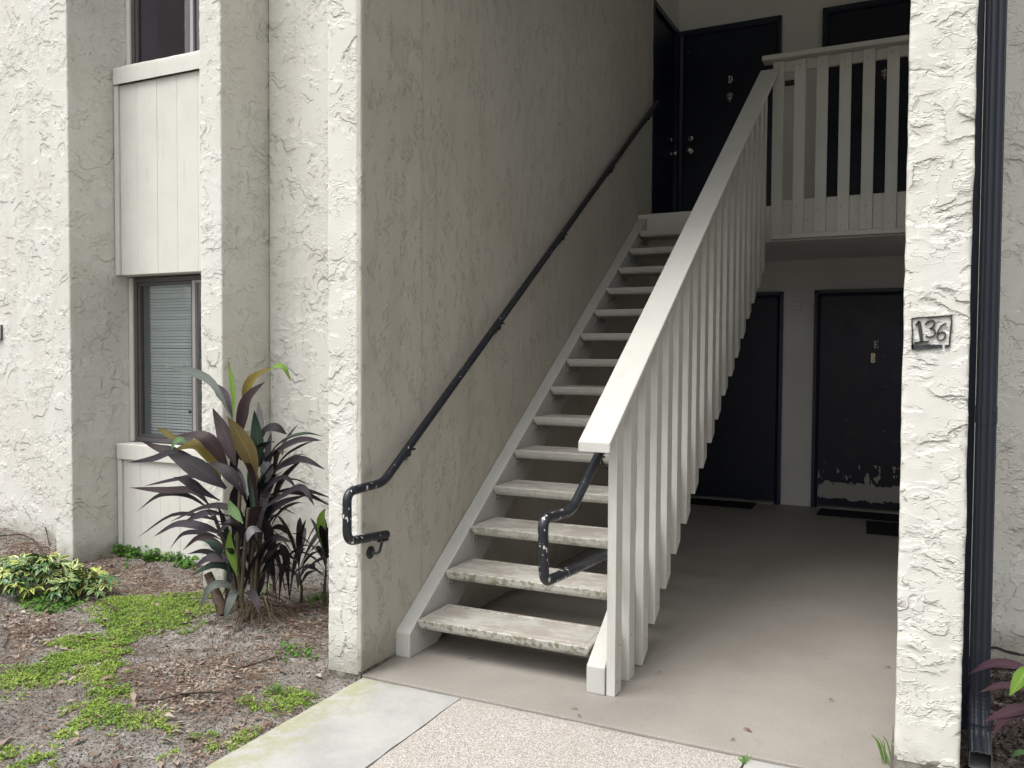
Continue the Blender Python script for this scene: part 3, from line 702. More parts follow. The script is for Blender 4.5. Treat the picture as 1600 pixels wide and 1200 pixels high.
def raw_mesh(name, V, F, mat, parent=None, smooth=False, off=None):
    me = bpy.data.meshes.new(name)
    V = np.asarray(V, np.float32); F = np.asarray(F, np.int32)
    k = F.shape[1]
    me.vertices.add(len(V)); me.vertices.foreach_set('co', (V - (np.array(off, np.float32) if off is not None else 0)).ravel())
    me.loops.add(F.size); me.loops.foreach_set('vertex_index', F.ravel())
    me.polygons.add(len(F)); me.polygons.foreach_set('loop_start', np.arange(0, F.size, k, dtype=np.int32))
    me.polygons.foreach_set('loop_total', np.full(len(F), k, np.int32))
    if smooth: me.polygons.foreach_set('use_smooth', np.ones(len(F), bool))
    me.materials.append(mat)
    me.update(calc_edges=True); me.validate()
    return link(name, me, parent)

def rough_box(name, x0, x1, y0, y1, z0, z1, mat, parent=None, res=0.03, amp=0.005, rnd=0.012, seed=0):
    """A rendered wall: a gridded box whose faces wave a little and whose arrises are rounded and uneven."""
    def ticks(a, b, r):
        n = max(2, int(round((b - a) / r)))
        t = np.linspace(a, b, n + 1)
        e = min(rnd, (b - a) / 4)
        return np.unique(np.round(np.concatenate([t[(t > a + e * 1.3) & (t < b - e * 1.3)], [a, a + e * 0.35, a + e, b - e, b - e * 0.35, b]]), 6))
    X, Y, Z = ticks(x0, x1, res), ticks(y0, y1, res), ticks(z0, z1, res)
    V, F = [], []
    base = 0
    lo, hi = np.array([x0, y0, z0]), np.array([x1, y1, z1])
    for ax, side in ((0, 0), (0, 1), (1, 0), (1, 1), (2, 1)):
        A, B = ((Y, Z), (X, Z), (X, Y))[ax]
        a, b = np.meshgrid(A, B, indexing='ij')
        c = np.full_like(a, (hi if side else lo)[ax])
        P = np.stack({0: (c, a, b), 1: (a, c, b), 2: (a, b, c)}[ax], -1).reshape(-1, 3)
        na, nb = len(A), len(B)
        i, j = np.meshgrid(np.arange(na - 1), np.arange(nb - 1), indexing='ij')
        q = np.stack([i * nb + j, (i + 1) * nb + j, (i + 1) * nb + j + 1, i * nb + j + 1], -1).reshape(-1, 4)
        flip = (side == 1) == (ax == 1)
        F.append((q[:, ::-1] if flip else q) + base); V.append(P); base += len(P)
    V = np.concatenate(V); F = np.concatenate(F)
    # round the vertical and top arrises
    e = np.minimum(rnd, (hi - lo) / 4)
    core = np.clip(V, lo + e, np.array([hi[0] - e[0], hi[1] - e[1], hi[2] - e[2]]))
    core[:, 2] = np.where(V[:, 2] < lo[2] + e[2], V[:, 2], core[:, 2])
    d = V - core
    L = np.linalg.norm(d, axis=1)
    far = np.max(np.abs(d), axis=1)
    n = np.where(L[:, None] > 1e-9, d / np.maximum(L, 1e-9)[:, None], 0)
    V = core + n * far[:, None]
    s = fbm(V[:, 0] * 9, V[:, 1] * 9, V[:, 2] * 9, 3, seed) - 0.5
    s2 = fbm(V[:, 0] * 34, V[:, 1] * 34, V[:, 2] * 30, 2, seed + 9) - 0.5
    cornerish = (np.sum(np.abs(d) > 1e-6, axis=1) >= 2)[:, None]
    V = V + n * (amp * s[:, None] * 2 + s2[:, None] * amp * np.where(cornerish, 2.2, 0.4))
    o = raw_mesh(name, V, F, mat, parent, True, origin(parent) if parent else None)
    bm = bmesh.new(); bm.from_mesh(o.data)
    bmesh.ops.remove_doubles(bm, verts=bm.verts, dist=0.0003)
    bm.to_mesh(o.data); bm.free()
    return o

def fillet(pts, r, n=6):
    """Rounds the inner corners of a polyline."""
    P = [Vector(p) for p in pts]
    out = [P[0]]
    for a, b, c in zip(P, P[1:], P[2:]):
        u, w = (a - b), (c - b)
        k = min(r, u.length * 0.45, w.length * 0.45)
        s, e = b + u.normalized() * k, b + w.normalized() * k
        for i in range(n + 1):
            tt = i / n
            out.append(s * (1 - tt) ** 2 + b * 2 * tt * (1 - tt) + e * tt ** 2)
    out.append(P[-1])
    return out

# ================================================================ STRUCTURE
# ground far and wide, the planted bed with its bumps, the walk and the hall floor
g = MB().add([(-150, -150, -0.22), (150, -150, -0.22), (150, 150, -0.22), (-150, 150, -0.22)], [(0, 1, 2, 3)]).build('ground', M['far_ground'])
tag(g, 'wide flat lawn and earth around the building', None, None, 'structure')

def soil_z(x, y):
    x, y = np.asarray(x, float), np.asarray(y, float)
    z = -0.035 + 0.05 * (fbm(x * 1.1, y * 1.1, 0, 3, 3) - 0.5) + 0.028 * (fbm(x * 5, y * 5, 0, 3, 5) - 0.5) + 0.014 * (fbm(x * 22, y * 22, 0, 2, 8) - 0.5)
    z = z + 0.045 * np.exp(-((x + 1.13) ** 2 + (y - 0.1) ** 2) / 0.10)
    z = z + np.clip((y - 0.45) * 0.09, 0, 0.045)
    near = np.clip((x + 0.32) / 0.24, 0, 1)                     # settles to the edge of the walk
    z = z * (1 - near) + near * (-0.030 + 0.010 * (fbm(x * 30, y * 30, 0, 2, 4) - 0.5))
    return z

def grid_sheet(name, xs, ys, zf, mat, label):
    a, b = np.meshgrid(xs, ys, indexing='ij')
    V = np.stack([a, b, zf(a, b)], -1).reshape(-1, 3)
    n = len(ys)
    i, j = np.meshgrid(np.arange(len(xs) - 1), np.arange(n - 1), indexing='ij')
    F = np.stack([i * n + j, (i + 1) * n + j, (i + 1) * n + j + 1, i * n + j + 1], -1).reshape(-1, 4)
    o = raw_mesh(name, V, F, mat, None, True)
    return tag(o, label, None, None, 'structure')

xs = np.concatenate([np.arange(-9, -4.2, 0.12), np.arange(-4.2, -0.081, 0.018)])
ys = np.concatenate([np.arange(-6, -1.6, 0.1), np.arange(-1.6, 1.3, 0.018)])
grid_sheet('soil_bed', np.append(xs, -0.082), ys, soil_z, M['soil'], 'bare sandy soil of the planting bed below the stucco walls')
def soil2(x, y):
    return -0.09 + 0.05 * (fbm(x * 4, y * 4, 0, 3, 31) - 0.5) + 0.03 * (fbm(x * 18, y * 18, 0, 2, 33) - 0.5)
grid_sheet('mulch_bed', np.arange(2.37, 5.5, 0.03), np.arange(-3.0, 1.45, 0.03), soil2, M['soil'], 'dark mulched bed behind the downspout')

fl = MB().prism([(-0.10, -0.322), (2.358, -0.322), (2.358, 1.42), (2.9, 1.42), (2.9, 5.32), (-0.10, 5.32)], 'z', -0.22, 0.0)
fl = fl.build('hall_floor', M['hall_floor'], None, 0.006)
tag(fl, 'painted beige concrete floor of the open stair hall', None, None, 'structure')
gravel = MB().add([(-0.085, -8, -0.035), (2.36, -8, -0.035), (2.36, -0.30, -0.035), (-0.085, -0.30, -0.035)], [(0, 1, 2, 3)]).build('joint_bed', M['soil'])
tag(gravel, 'dark earth showing in the joints of the walk', None, None, 'structure')

def slab(name, x0, x1, y0, y1, mat, parent, seed):
    xs_ = np.linspace(x0, x1, max(3, int((x1 - x0) / 0.03)))
    ys_ = np.linspace(y0, y1, max(3, int((y1 - y0) / 0.03)))
    vs, fs = [], []
    n = len(ys_)
    for x in xs_:
        for y in ys_:
            e = min(x - x0, x1 - x, y1 - y)
            wob = 0.006 * (float(vnoise(x * 14, y * 14, 0, seed)) - 0.5) if e < 1e-6 else 0
            vs.append((x + (wob if e < 1e-6 and (x == xs_[0] or x == xs_[-1]) else 0), y + (wob if y == ys_[-1] else 0), -0.004 - (0.006 if e < 1e-6 else 0) + 0.003 * (float(vnoise(x * 3, y * 3, 0, seed + 1)) - 0.5)))
    fs = [(i * n + j, (i + 1) * n + j, (i + 1) * n + j + 1, i * n + j + 1) for i in range(len(xs_) - 1) for j in range(n - 1)]
    m = MB().add(vs, fs)
    per = [i * n for i in range(len(xs_))] + [(len(xs_) - 1) * n + j for j in range(1, n)] + [i * n + n - 1 for i in range(len(xs_) - 2, -1, -1)] + [j for j in range(n - 2, 0, -1)]
    b = len(m.v)
    m.v += [(m.v[k][0], m.v[k][1], -0.14) for k in per]
    m.f += [(per[k], per[(k + 1) % len(per)], b + (k + 1) % len(per), b + k) for k in range(len(per))]
    m.mi += [0] * len(per)
    return m.build(name, mat, parent, 0, True)
walk = bpy.data.objects.new('walkway', None); COL.objects.link(walk); walk.location = (0.4, -0.35, 0)
tag(walk, 'concrete walk leading up to the open stair hall', None, None, 'structure')
s1 = slab('slab', -0.088, 0.428, -7.0, -0.329, M['slab'], walk, 1); s1['label'] = 'smooth grey slab with green algae along its edge'
s2 = slab('slab', 0.437, 1.648, -7.0, -0.330, M['aggregate'], walk, 2); s2['label'] = 'rough exposed aggregate slab'
s3 = slab('slab', 1.658, 2.365, -7.0, -0.331, M['slab'], walk, 3); s3['label'] = 'smooth slab beyond the grass tuft'

# ceiling and roof of the hall
c = MB().box(-0.28, 2.9, -0.30, 5.45, 6.25, 6.40).build('hall_ceiling', M['hall_wall']); tag(c, 'flat ceiling over the open stair hall', None, None, 'structure')

# ================================================================ WALLS (things)

def wall(name, label, boxes, mat, cat='wall', res=0.03, amp=0.005, rnd=0.012, seed=0):
    o = rough_box(name, *boxes, mat, None, res, amp, rnd, seed)
    return tag(o, label, cat, None, 'thing')

TOP = 6.7
# wall beside the stair: its end faces the walk, its long side faces the stair
w = thing('stair_wall', (-0.19, -0.33, 0), 'thick stucco wall running up beside the stair with the black handrail on it', 'wall')
rough_box('wall_end', -0.285, -0.112, -0.335, 0.16, 0.0, TOP, M['stucco'], w, 0.02, 0.003, 0.012, 3)
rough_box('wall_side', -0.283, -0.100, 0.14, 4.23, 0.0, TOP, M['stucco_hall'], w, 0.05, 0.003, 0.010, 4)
rough_box('footing', -0.282, -0.103, -0.330, 0.3, -0.2, 0.03, M['footing'], w, 0.02, 0.012, 0.01, 5)
# the stucco hall texture also covers the return of the wall end facing the stair
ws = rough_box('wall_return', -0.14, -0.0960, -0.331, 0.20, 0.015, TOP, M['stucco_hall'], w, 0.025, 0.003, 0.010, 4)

p = thing('stucco_pillar', (2.255, -0.33, 0), 'narrow cream stucco pillar painted with the number 136', 'pillar')
rough_box('shaft', 2.155, 2.356, -0.335, 1.40, 0.10, TOP, M['stucco_pillar'], p, 0.012, 0.0045, 0.012, 11)
rough_box('footing', 2.150, 2.362, -0.338, 1.38, -0.2, 0.125, M['footing'], p, 0.012, 0.014, 0.016, 12)

wall('light_cutting_header', 'unseen stucco header added above the hall opening to cut the high light', (-0.094, 2.153, -0.325, -0.12, 4.6, TOP), M['stucco'], res=0.06, amp=0.004, seed=61)  # out of view; added to limit how far daylight reaches into the hall
wall('recessed_wall', 'shaded stucco wall set back behind the downspout', (2.36, 9.0, 1.41, 1.62, -0.25, TOP), M['stucco_return'], seed=21)
hw = thing('hall_side_wall', (2.71, 3.5, 0), 'plain hall wall hidden beyond the landing, opening above its parapet added for fill light upstairs', 'wall')
MB().box(2.62, 2.80, 1.63, 3.80, 0.0, 3.65).build('parapet', M['hall_wall'], hw)  # unseen wall kept low; the invented opening above lets side light onto the landing
MB().box(2.62, 2.80, 3.801, 5.30, 0.0, 6.25).build('wall_panel', M['hall_wall'], hw)
bw = MB().box(-0.35, 2.62, 5.30, 5.45, 0.0, 6.25).build('back_wall', M['hall_wall'])
tag(bw, 'smooth grey back wall of the hall behind the landing, with dark doors on both storeys', 'wall', None, 'thing')
bb = MB().box(0.955, 1.222, 5.285, 5.2995, 0.0, 0.075).build('baseboard', M['hall_wall'], bw, 0.003)
lw = MB().box(-0.30, -0.152, 4.235, 5.298, 0.0, 6.25).build('alcove_wall', M['hall_wall'])
tag(lw, 'short smooth wall at the head of the stair, holding a dark door', 'wall', None, 'thing')

wall('facade_wall', 'bright stucco wall behind the purple plants, next to the stair wall', (-1.748, -0.287, 0.90, 1.15, -0.15, TOP), M['stucco'], res=0.05, amp=0.0012, seed=31)
wall('outer_wall', 'brightest stucco wall at the far end past the shrub', (-6.5, -3.345, 0.90, 1.15, -0.15, TOP), M['stucco'], res=0.06, amp=0.0012, seed=32)
def pier(name, label, x0, x1, seed):
    t_ = thing(name, ((x0 + x1) / 2, 0.48, 0), label, 'pier', 'stucco piers framing the window bay')
    rough_box('pier_shaft', x0, x1, 0.478, 1.14, -0.02, TOP, M['stucco'], t_, 0.022, 0.003, 0.010, seed)
    rough_box('footing', x0 + 0.004, x1 - 0.006, 0.484, 1.12, -0.2, 0.0, M['footing'], t_, 0.02, 0.014, 0.012, seed + 1)
pier('stucco_pier', 'stucco pier on the far side of the window bay, beside the variegated shrub', -3.362, -3.180, 41)
pier('stucco_pier', 'stucco pier between the window bay and the big purple plant', -1.935, -1.752, 43)

# ================================================================ WINDOW BAY
BX0, BX1 = -3.176, -1.938          # clear width between the piers
def window(label, zb, zt, dark):
    w = thing('window', (-2.55, 0.97, zb), label, 'window', 'windows of the bay')
    # casing (painted) round the opening
    MB().box(BX0, -3.138, 0.962, 1.05, zb, zt).build('casing', M['siding'], w, 0.003)
    MB().box(-1.975, BX1, 0.962, 1.05, zb, zt).build('casing', M['siding'], w, 0.003)
    fm = M['win_frame']
    y0, y1 = 0.975, 1.03
    f = MB()
    f.box(-3.136, -3.108, y0, y1, zb, zt); f.box(-2.006, -1.977, y0, y1, zb, zt)
    f.box(-3.107, -2.007, y0, y1, zb, zb + 0.032); f.box(-3.107, -2.007, y0, y1, zt - 0.035, zt)
    f.build('frame', fm, w, 0.003)
    s = MB()
    s.box(-3.106, -3.086, y0 + 0.012, y1 - 0.006, zb + 0.033, zt - 0.036); s.box(-2.562, -2.535, y0 + 0.012, y1 - 0.006, zb + 0.033, zt - 0.036)
    s.box(-3.085, -2.563, y0 + 0.012, y1 - 0.006, zb + 0.033, zb + 0.052); s.box(-3.085, -2.563, y0 + 0.012, y1 - 0.006, zt - 0.060, zt - 0.036)
    s.build('sash', fm, w, 0.002)
    s = MB()
    s.box(-2.531, -2.503, y0 - 0.006, y0 + 0.03, zb + 0.033, zt - 0.036)
    s.box(-2.027, -2.008, y0 - 0.002, y0 + 0.03, zb + 0.033, zt - 0.036)
    s.box(-2.502, -2.028, y0 - 0.002, y0 + 0.03, zb + 0.033, zb + 0.05); s.box(-2.502, -2.028, y0 - 0.002, y0 + 0.03, zt - 0.054, zt - 0.036)
    s.build('sash', M['win_frame_pale'], w, 0.002)
    gm = M['glass_dark'] if dark else M['glass']
    MB().box(-3.084, -2.564, y0 + 0.030, y0 + 0.034, zb + 0.053, zt - 0.061).build('pane', gm, w)
    MB().box(-2.501, -2.029, y0 + 0.012, y0 + 0.016, zb + 0.051, zt - 0.055).build('pane', gm, w)
    # the room behind the glass
    r = MB()
    r.add([(-3.4, 1.031, zb - .3), (-1.7, 1.031, zb - .3), (-1.7, 2.4, zb - .3), (-3.4, 2.4, zb - .3), (-3.4, 1.031, zt + .2), (-1.7, 1.031, zt + .2), (-1.7, 2.4, zt + .2), (-3.4, 2.4, zt + .2)],
          [(0, 1, 2, 3), (7, 6, 5, 4), (1, 5, 6, 2), (2, 6, 7, 3), (3, 7, 4, 0)])
    r.build('room_lining', M['room'], w)
    MB().box(-3.135, -3.10, 1.031, 1.19, zb, zt).build('reveal', M['room_pale'], w)
    return w

w_low = window('lower window with closed white blinds behind dark framed glass', 0.822, 2.050, False)
w_up = window('upper window with dark unlit glass above the pale board panel', 3.585, 5.0, True)
# blinds: 2.5 cm slats, each one a part
sl = MB()
vs = []
for i in range(6):
    a = -0.0125 + 0.025 * i / 5
    vs.append((a, 0.0018 * (1 - (a / 0.0125) ** 2)))
tilt = math.radians(-47)
prof = [(a * math.cos(tilt) - b * math.sin(tilt), a * math.sin(tilt) + b * math.cos(tilt)) for a, b in vs]
def slat_mesh(x0, x1):
    m = MB()
    m.add([(x0, q[0], q[1]) for q in prof] + [(x1, q[0], q[1]) for q in prof], [(i, i + 1, 7 + i, 6 + i) for i in range(5)])
    return m.mesh('slat', M['blind'], Vector((0, 0, 0)), 0, True)
sm = slat_mesh(-3.035 + 2.55, -2.565 + 2.55)
sm2 = slat_mesh(-2.552 + 2.55, -2.03 + 2.55)
z = 0.868
k = 0
while z < 1.99:
    for me in (sm, sm2):
        o = link('slat', me, w_low, Vector((0, 0.066, z - 0.822 + random.uniform(-0.0008, 0.0008))))
        o.rotation_euler = (random.uniform(-0.05, 0.05), random.uniform(-0.0015, 0.0015), 0)
    z += 0.0215
MB().box(-3.04, -2.03, 1.035, 1.075, 1.985, 2.012).build('head_rail', M['blind'], w_low)
for lx in (-2.86, -2.70, -2.18):
    MB().box(lx - .001, lx + .001, 1.036, 1.038, 0.86, 1.99).build('ladder_cord', M['blind'], w_low)
MB().box(-2.588, -2.568, 0.984, 0.991, 1.05, 1.07).build('latch', M['black'], w_low)

# board panel between the two windows
def panel(label, z0, z1, ledge0, ledge1, under):
    t_ = thing('siding_panel', (-2.55, 0.86, z0), label, 'panel', 'painted board panels of the window bay')
    xs = [-3.128, -2.950, -2.748, -2.551, -2.350, -2.150, -1.942]
    first = None
    for a, b in zip(xs, xs[1:]):
        m = MB(); m.box(a + 0.0007, b - 0.0007, 0.862 + random.uniform(0, .0015), 0.888, z0, z1)
        m.build('plank', M['siding'], t_, 0.0022)
    MB().box(BX0 - 0.003, BX1 + 0.003, 0.880, 0.958, z0 + 0.002, z1).build('backing', M['siding'], t_)
    MB().box(-3.172, -3.131, 0.846, 0.879, z0, z1).build('trim', M['siding'], t_, 0.003)
    if under:
        MB().box(-3.172, BX1, 0.889, 1.05, z0 - 0.002, z0 + 0.001 + 0.0).build('soffit', M['siding'], t_)
    rough_box('ledge', -3.172, BX1 + 0.002, 0.836, 1.06, ledge0, ledge1, M['siding'], t_, 0.03, 0.0025, 0.008, 51)
    return t_
panel('pale board panel under the dark upper window', 2.062, 3.448, 3.450, 3.575, True)
panel('pale board panel low down beneath the blinds, partly behind purple leaves', -0.06, 0.700, 0.702, 0.815, False)

# sliver of a wall fitting at the picture's edge on the outer wall
t_ = thing('wall_box', (-4.63, 0.89, 1.62), 'small white box fixed to the brightest stucco wall, mostly cut off', 'wall box')
MB().box(-4.70, -4.583, 0.865, 0.897, 1.595, 1.705).build('cover', M['siding'], t_, 0.006)
MB().box(-4.70, -4.578, 0.885, 0.902, 1.588, 1.712).build('back_plate', M['win_frame'], t_, 0.003)

# ================================================================ LANDING
L = thing('landing', (1.2, 3.81, 2.62), 'upper landing slab with pale fascia board and grey soffit', 'landing')
MB().box(-0.150, 2.618, 3.815, 5.298, 2.445, 2.745).build('deck', M['hall_wall'], L, 0.004)
MB().box(-0.012, 0.955, 3.795, 3.814, 2.572, 2.7455).build('riser_board', M['wood'], L, 0.003)
MB().box(-0.012, 0.955, 3.800, 3.814, 2.452, 2.568).build('lower_board', M['wood'], L, 0.003)

LR = thing('landing_railing', (1.6, 3.78, 2.5), 'balustrade of flat pale boards along the front of the upper landing', 'railing')
bme = None
for i in range(9):
    x0 = 1.056 + 0.1722 * i
    if x0 > 2.6: break
    if bme is None:
        o = MB().box(x0, x0 + 0.0885, 3.770, 3.789, 2.499, 3.914).build('baluster', M['wood'], LR, 0.003); bme = o
    else:
        o = dup(bme, (0.1722 * i + random.uniform(-.003, .003), 0, random.uniform(-.003, .003)), LR)
MB().box(1.060, 2.618, 3.799, 3.8145, 2.4995, 2.783).build('kick_board', M['wood'], LR, 0.003)
MB().box(1.060, 2.618, 3.796, 3.8285, 3.828, 3.916).build('top_board', M['wood'], LR, 0.003)
MB().box(0.975, 2.618, 3.705, 3.845, 3.9175, 3.958).build('cap', M['wood_slope'], LR, 0.006)
MB().box(1.058, 2.618, 3.752, 3.8135, 2.458, 2.4975).build('bottom_trim', M['wood'], LR, 0.004)

NAIL = MB().lathe([(0.0042, 0), (0.0042, -0.0008), (0.002, -0.0011)], (0, 0, 0), 'y', 8).mesh('nail', M['win_frame'], Vector((0, 0, 0)))
for o in [q for q in LR.children if q.name.startswith('baluster')]:
    n0 = 0.5 * (bme.bound_box[0][0] + bme.bound_box[6][0])
    for dz in (2.56 - 2.5, 2.70 - 2.5, 3.87 - 2.5):
        link('nail', NAIL, o, Vector((n0 + random.uniform(-.02, .02), 3.7698 - 3.78, dz + random.uniform(-.02, .02))))
for k_ in range(8):
    link('nail', NAIL, [q for q in LR.children if q.name.startswith('kick_board')][0], Vector((1.18 - 1.6 + 0.1722 * k_ + random.uniform(-.02, .02), 3.7988 - 3.78, random.uniform(.08, .22))))

# ================================================================ STAIR
RUN, RISE = 0.272, 0.183
SL = RISE / RUN
S = thing('staircase', (0.45, 0.0, 0.0), 'open riser stair with worn cream treads climbing beside the stucco wall', 'staircase')
def stringer(x0, x1):
    def zt(y): return RISE + SL * y - 0.030
    yf, ye = -0.047, 3.796
    dz = 0.30
    poly = [(yf, 0.0), (yf, zt(yf)), (ye, min(zt(ye), 2.72)), (ye, zt(ye) - dz), ((dz - RISE + 0.030) / SL, 0.0)]
    MB().prism(poly, 'x', x0, x1).build('stringer', M['wood_slope'], S, 0.006)
stringer(-0.0975, -0.0135)
stringer(0.908, 0.994)

def tread_mesh():
    """Precast tread: rounded, tapering edges and a worn inset field with a raised nosing border."""
    a, dep, th = 0.899, 0.300, 0.052
    rings = [  # inset, z   (outer outline going from bottom to top, then the field)
        (0.024, 0.0), (0.014, 0.006), (0.006, 0.020), (0.0, th - 0.006), (0.003, th - 0.001), (0.008, th), (0.026, th), (0.029, th - 0.0035), (0.034, th - 0.0035), (0.037, th - 0.0005)]
    vs, fs = [], []
    for ins, z in rings:
        fr = ins if ins < 0.01 or z < 0.03 else ins * 1.15
        vs += [(ins, fr, z), (a - ins, fr, z), (a - ins, dep - ins, z), (ins, dep - ins, z)]
    for i in range(len(rings) - 1):
        for k in range(4):
            fs.append((i * 4 + k, i * 4 + (k + 1) % 4, i * 4 + 4 + (k + 1) % 4, i * 4 + 4 + k))
    fs.append((3, 2, 1, 0)); n = len(rings) * 4
    fs.append((n - 4, n - 3, n - 2, n - 1))
    m = MB().add(vs, fs)
    return m.mesh('tread', M['tread'], Vector((0, 0, 0)), 0, False)
tm = tread_mesh()
br = MB()
br.box(0, 0.034, 0.045, 0.27, -0.004, 0.0); br.box(-0.001, 0.004, 0.045, 0.27, -0.042, -0.0045)
for yy in (0.07, 0.15, 0.24):
    br.lathe([(0.007, 0.0), (0.007, 0.006), (0.003, 0.010)], (0.0045, yy, -0.024), 'x', 8)
br.lathe([(0.008, 0.0), (0.008, -0.010)], (0.02, 0.10, -0.0045), 'z', 8)
br.lathe([(0.008, 0.0), (0.008, -0.010)], (0.02, 0.21, -0.0045), 'z', 8)
bm1 = br.mesh('bracket', M['galv'], Vector((0, 0, 0)))
b2 = MB(); b2.v = [(0.8995 - (x - 0.0), y, z) for x, y, z in br.v]; b2.f = br.f; b2.mi = br.mi
bm2 = b2.mesh('bracket', M['galv'], Vector((0, 0, 0)))
for k in range(14):
    t_ = link('tread', tm, S, Vector((0.0005 - 0.45 + random.uniform(-.002, .002), k * RUN - 0.001, RISE * (k + 1) - 0.052)))
    t_.rotation_euler = (random.uniform(-.004, .004), random.uniform(-.003, .003), random.uniform(-.002, .002))
    link('bracket', bm1, t_, Vector((-0.010, 0, 0)))
    link('bracket', bm2, t_, Vector((0.0085, 0, 0)))

SR = thing('stair_railing', (1.0, 0.0, 0.0), 'sloping cream balustrade with broad flat cap on the open side of the stair', 'railing')
# cap board: runs slightly askew, as on the spot
c0, c1 = Vector((0.92, -0.20, 1.128)), Vector((0.962, 3.735, 3.850))
wdt, th = 0.142, 0.044
vs = []
for c_ in (c0, c1):
    for dx, dz in ((0, 0), (wdt, 0), (wdt, -th), (0, -th)):
        vs.append((c_.x + dx, c_.y, c_.z + dz))
MB().add(vs, [(0, 1, 2, 3), (7, 6, 5, 4), (0, 4, 5, 1), (1, 5, 6, 2), (2, 6, 7, 3), (3, 7, 4, 0)]).build('cap', M['wood_slope'], SR, 0.007, False, 3)
def capz(y): return 1.128 + (y + 0.20) * (3.850 - 1.128) / 3.935 - th
for k in range(19):
    y0 = -0.042 + 0.2 * k + random.uniform(-.007, .007)
    y1 = y0 + 0.087
    dzb = random.uniform(-.010, .006)
    def zb(y): return max(0.0, -0.232 + 0.673 * y + dzb)
    x0 = 0.999 + random.uniform(-.002, .002); x1 = x0 + 0.040
    poly = [(y0, zb(y0)), (y0, capz(y0) - 0.002), (y1, capz(y1) - 0.002), (y1, zb(y1) if k else 0.0)]
    o = MB().prism(poly, 'x', x0, x1).build('baluster', M['wood'], SR, 0.0035)
    o.rotation_euler.y = 0.0
    for q_ in (0.035, 0.20):
        q = link('nail', NAIL, o, Vector((x1 + 0.0002 - 1.0, y0 + 0.045 + random.uniform(-.015, .015), zb(y1) + q_ + random.uniform(0, .03))))
        q.rotation_euler.z = math.pi / 2
sp = [( -0.02, capz(-0.02) - 0.003), (3.72, capz(3.72) - 0.003), (3.72, capz(3.72) - 0.09), (-0.02, capz(-0.02) - 0.09)]
MB().prism(sp, 'x', 0.958, 0.996).build('sub_rail', M['wood'], SR, 0.003)

# ================================================================ HANDRAILS
def bracket(parent, wall_pt, pipe_pt, r=0.027):
    """Round wall plate, bent arm and saddle."""
    w_, p_ = Vector(wall_pt), Vector(pipe_pt)
    d = 1 if p_.x > w_.x else -1
    b = MB()
    b.lathe([(r, 0.0), (r, 0.006 * d), (r * 0.8, 0.009 * d)], w_, 'x', 16)
    mid = Vector((p_.x, w_.y * 0.5 + p_.y * 0.5, w_.z))
    b.tube(fillet([w_ + Vector((0.006 * d, 0, 0)), Vector((p_.x - 0.012 * d, mid.y, w_.z - 0.004)), p_ - Vector((0, 0, 0.016))], 0.02), 0.0065, 8)
    b.box(p_.x - 0.012, p_.x + 0.012, p_.y - 0.03, p_.y + 0.03, p_.z - 0.028, p_.z - 0.018)
    b.build('bracket', M['pipe'], parent, 0, True)

H = thing('handrail', (-0.04, 0.0, 0.9), 'black pipe handrail climbing the stucco wall with a looped lower end', 'handrail', 'black pipe handrails')
XL = -0.042
pts = [(XL, -0.205, 0.638), (XL, -0.490, 0.660), (XL, -0.506, 0.880), (XL, -0.245, 0.892), (XL, 4.20, 3.797)]
path = fillet(pts[:-1], 0.045, 7)
path = fillet([(XL, -0.205, 0.640), (XL, -0.508, 0.665), (XL, -0.508, 0.884), (XL, -0.232, 0.890), (XL, 0.05, 1.079)], 0.05, 7) + [Vector((XL, y, 0.890 + (y + 0.232) * 0.6675)) for y in (1.0, 2.0, 3.0, 4.18)]
MB().tube(path, 0.0205, 16).build('pipe', M['pipe'], H, 0, True)
for y in (0.0, 0.98, 1.96, 2.95, 3.95):
    zp = 0.890 + (y + 0.232) * 0.6675
    bracket(H, (-0.096, y + 0.03, zp - 0.055), (XL, y, zp))
bracket(H, (-0.096, -0.262, 0.560), (XL, -0.235, 0.641), 0.030)

H2 = thing('handrail', (0.93, 0.0, 0.8), 'short chipped black pipe rail looping out from under the balustrade cap', 'handrail', 'black pipe handrails')
XR = 0.932
path = fillet([(XR + 0.03, 0.30, 0.585), (XR - 0.012, -0.545, 0.612), (XR - 0.012, -0.560, 0.862), (XR - 0.006, -0.285, 0.846), (XR + 0.004, 0.05, 1.075)], 0.05, 7) + [Vector((XR + 0.004 + 0.042 * (y / 3.9), y, 1.075 + (y - 0.05) * 0.683)) for y in (0.6, 1.6, 2.6, 3.6)]
MB().tube(path, 0.0205, 16).build('pipe', M['pipe'], H2, 0, True)
bracket(H2, (0.998, 0.075, 0.985), (XR + 0.004, 0.03, 1.060))
bracket(H2, (0.998, 0.10, 0.515), (XR + 0.018, 0.07, 0.592))
for y in (1.25, 2.45):
    zp = 1.075 + (y - 0.05) * 0.683
    bracket(H2, (0.998, y + 0.03, zp - 0.07), (XR + 0.015, y, zp))

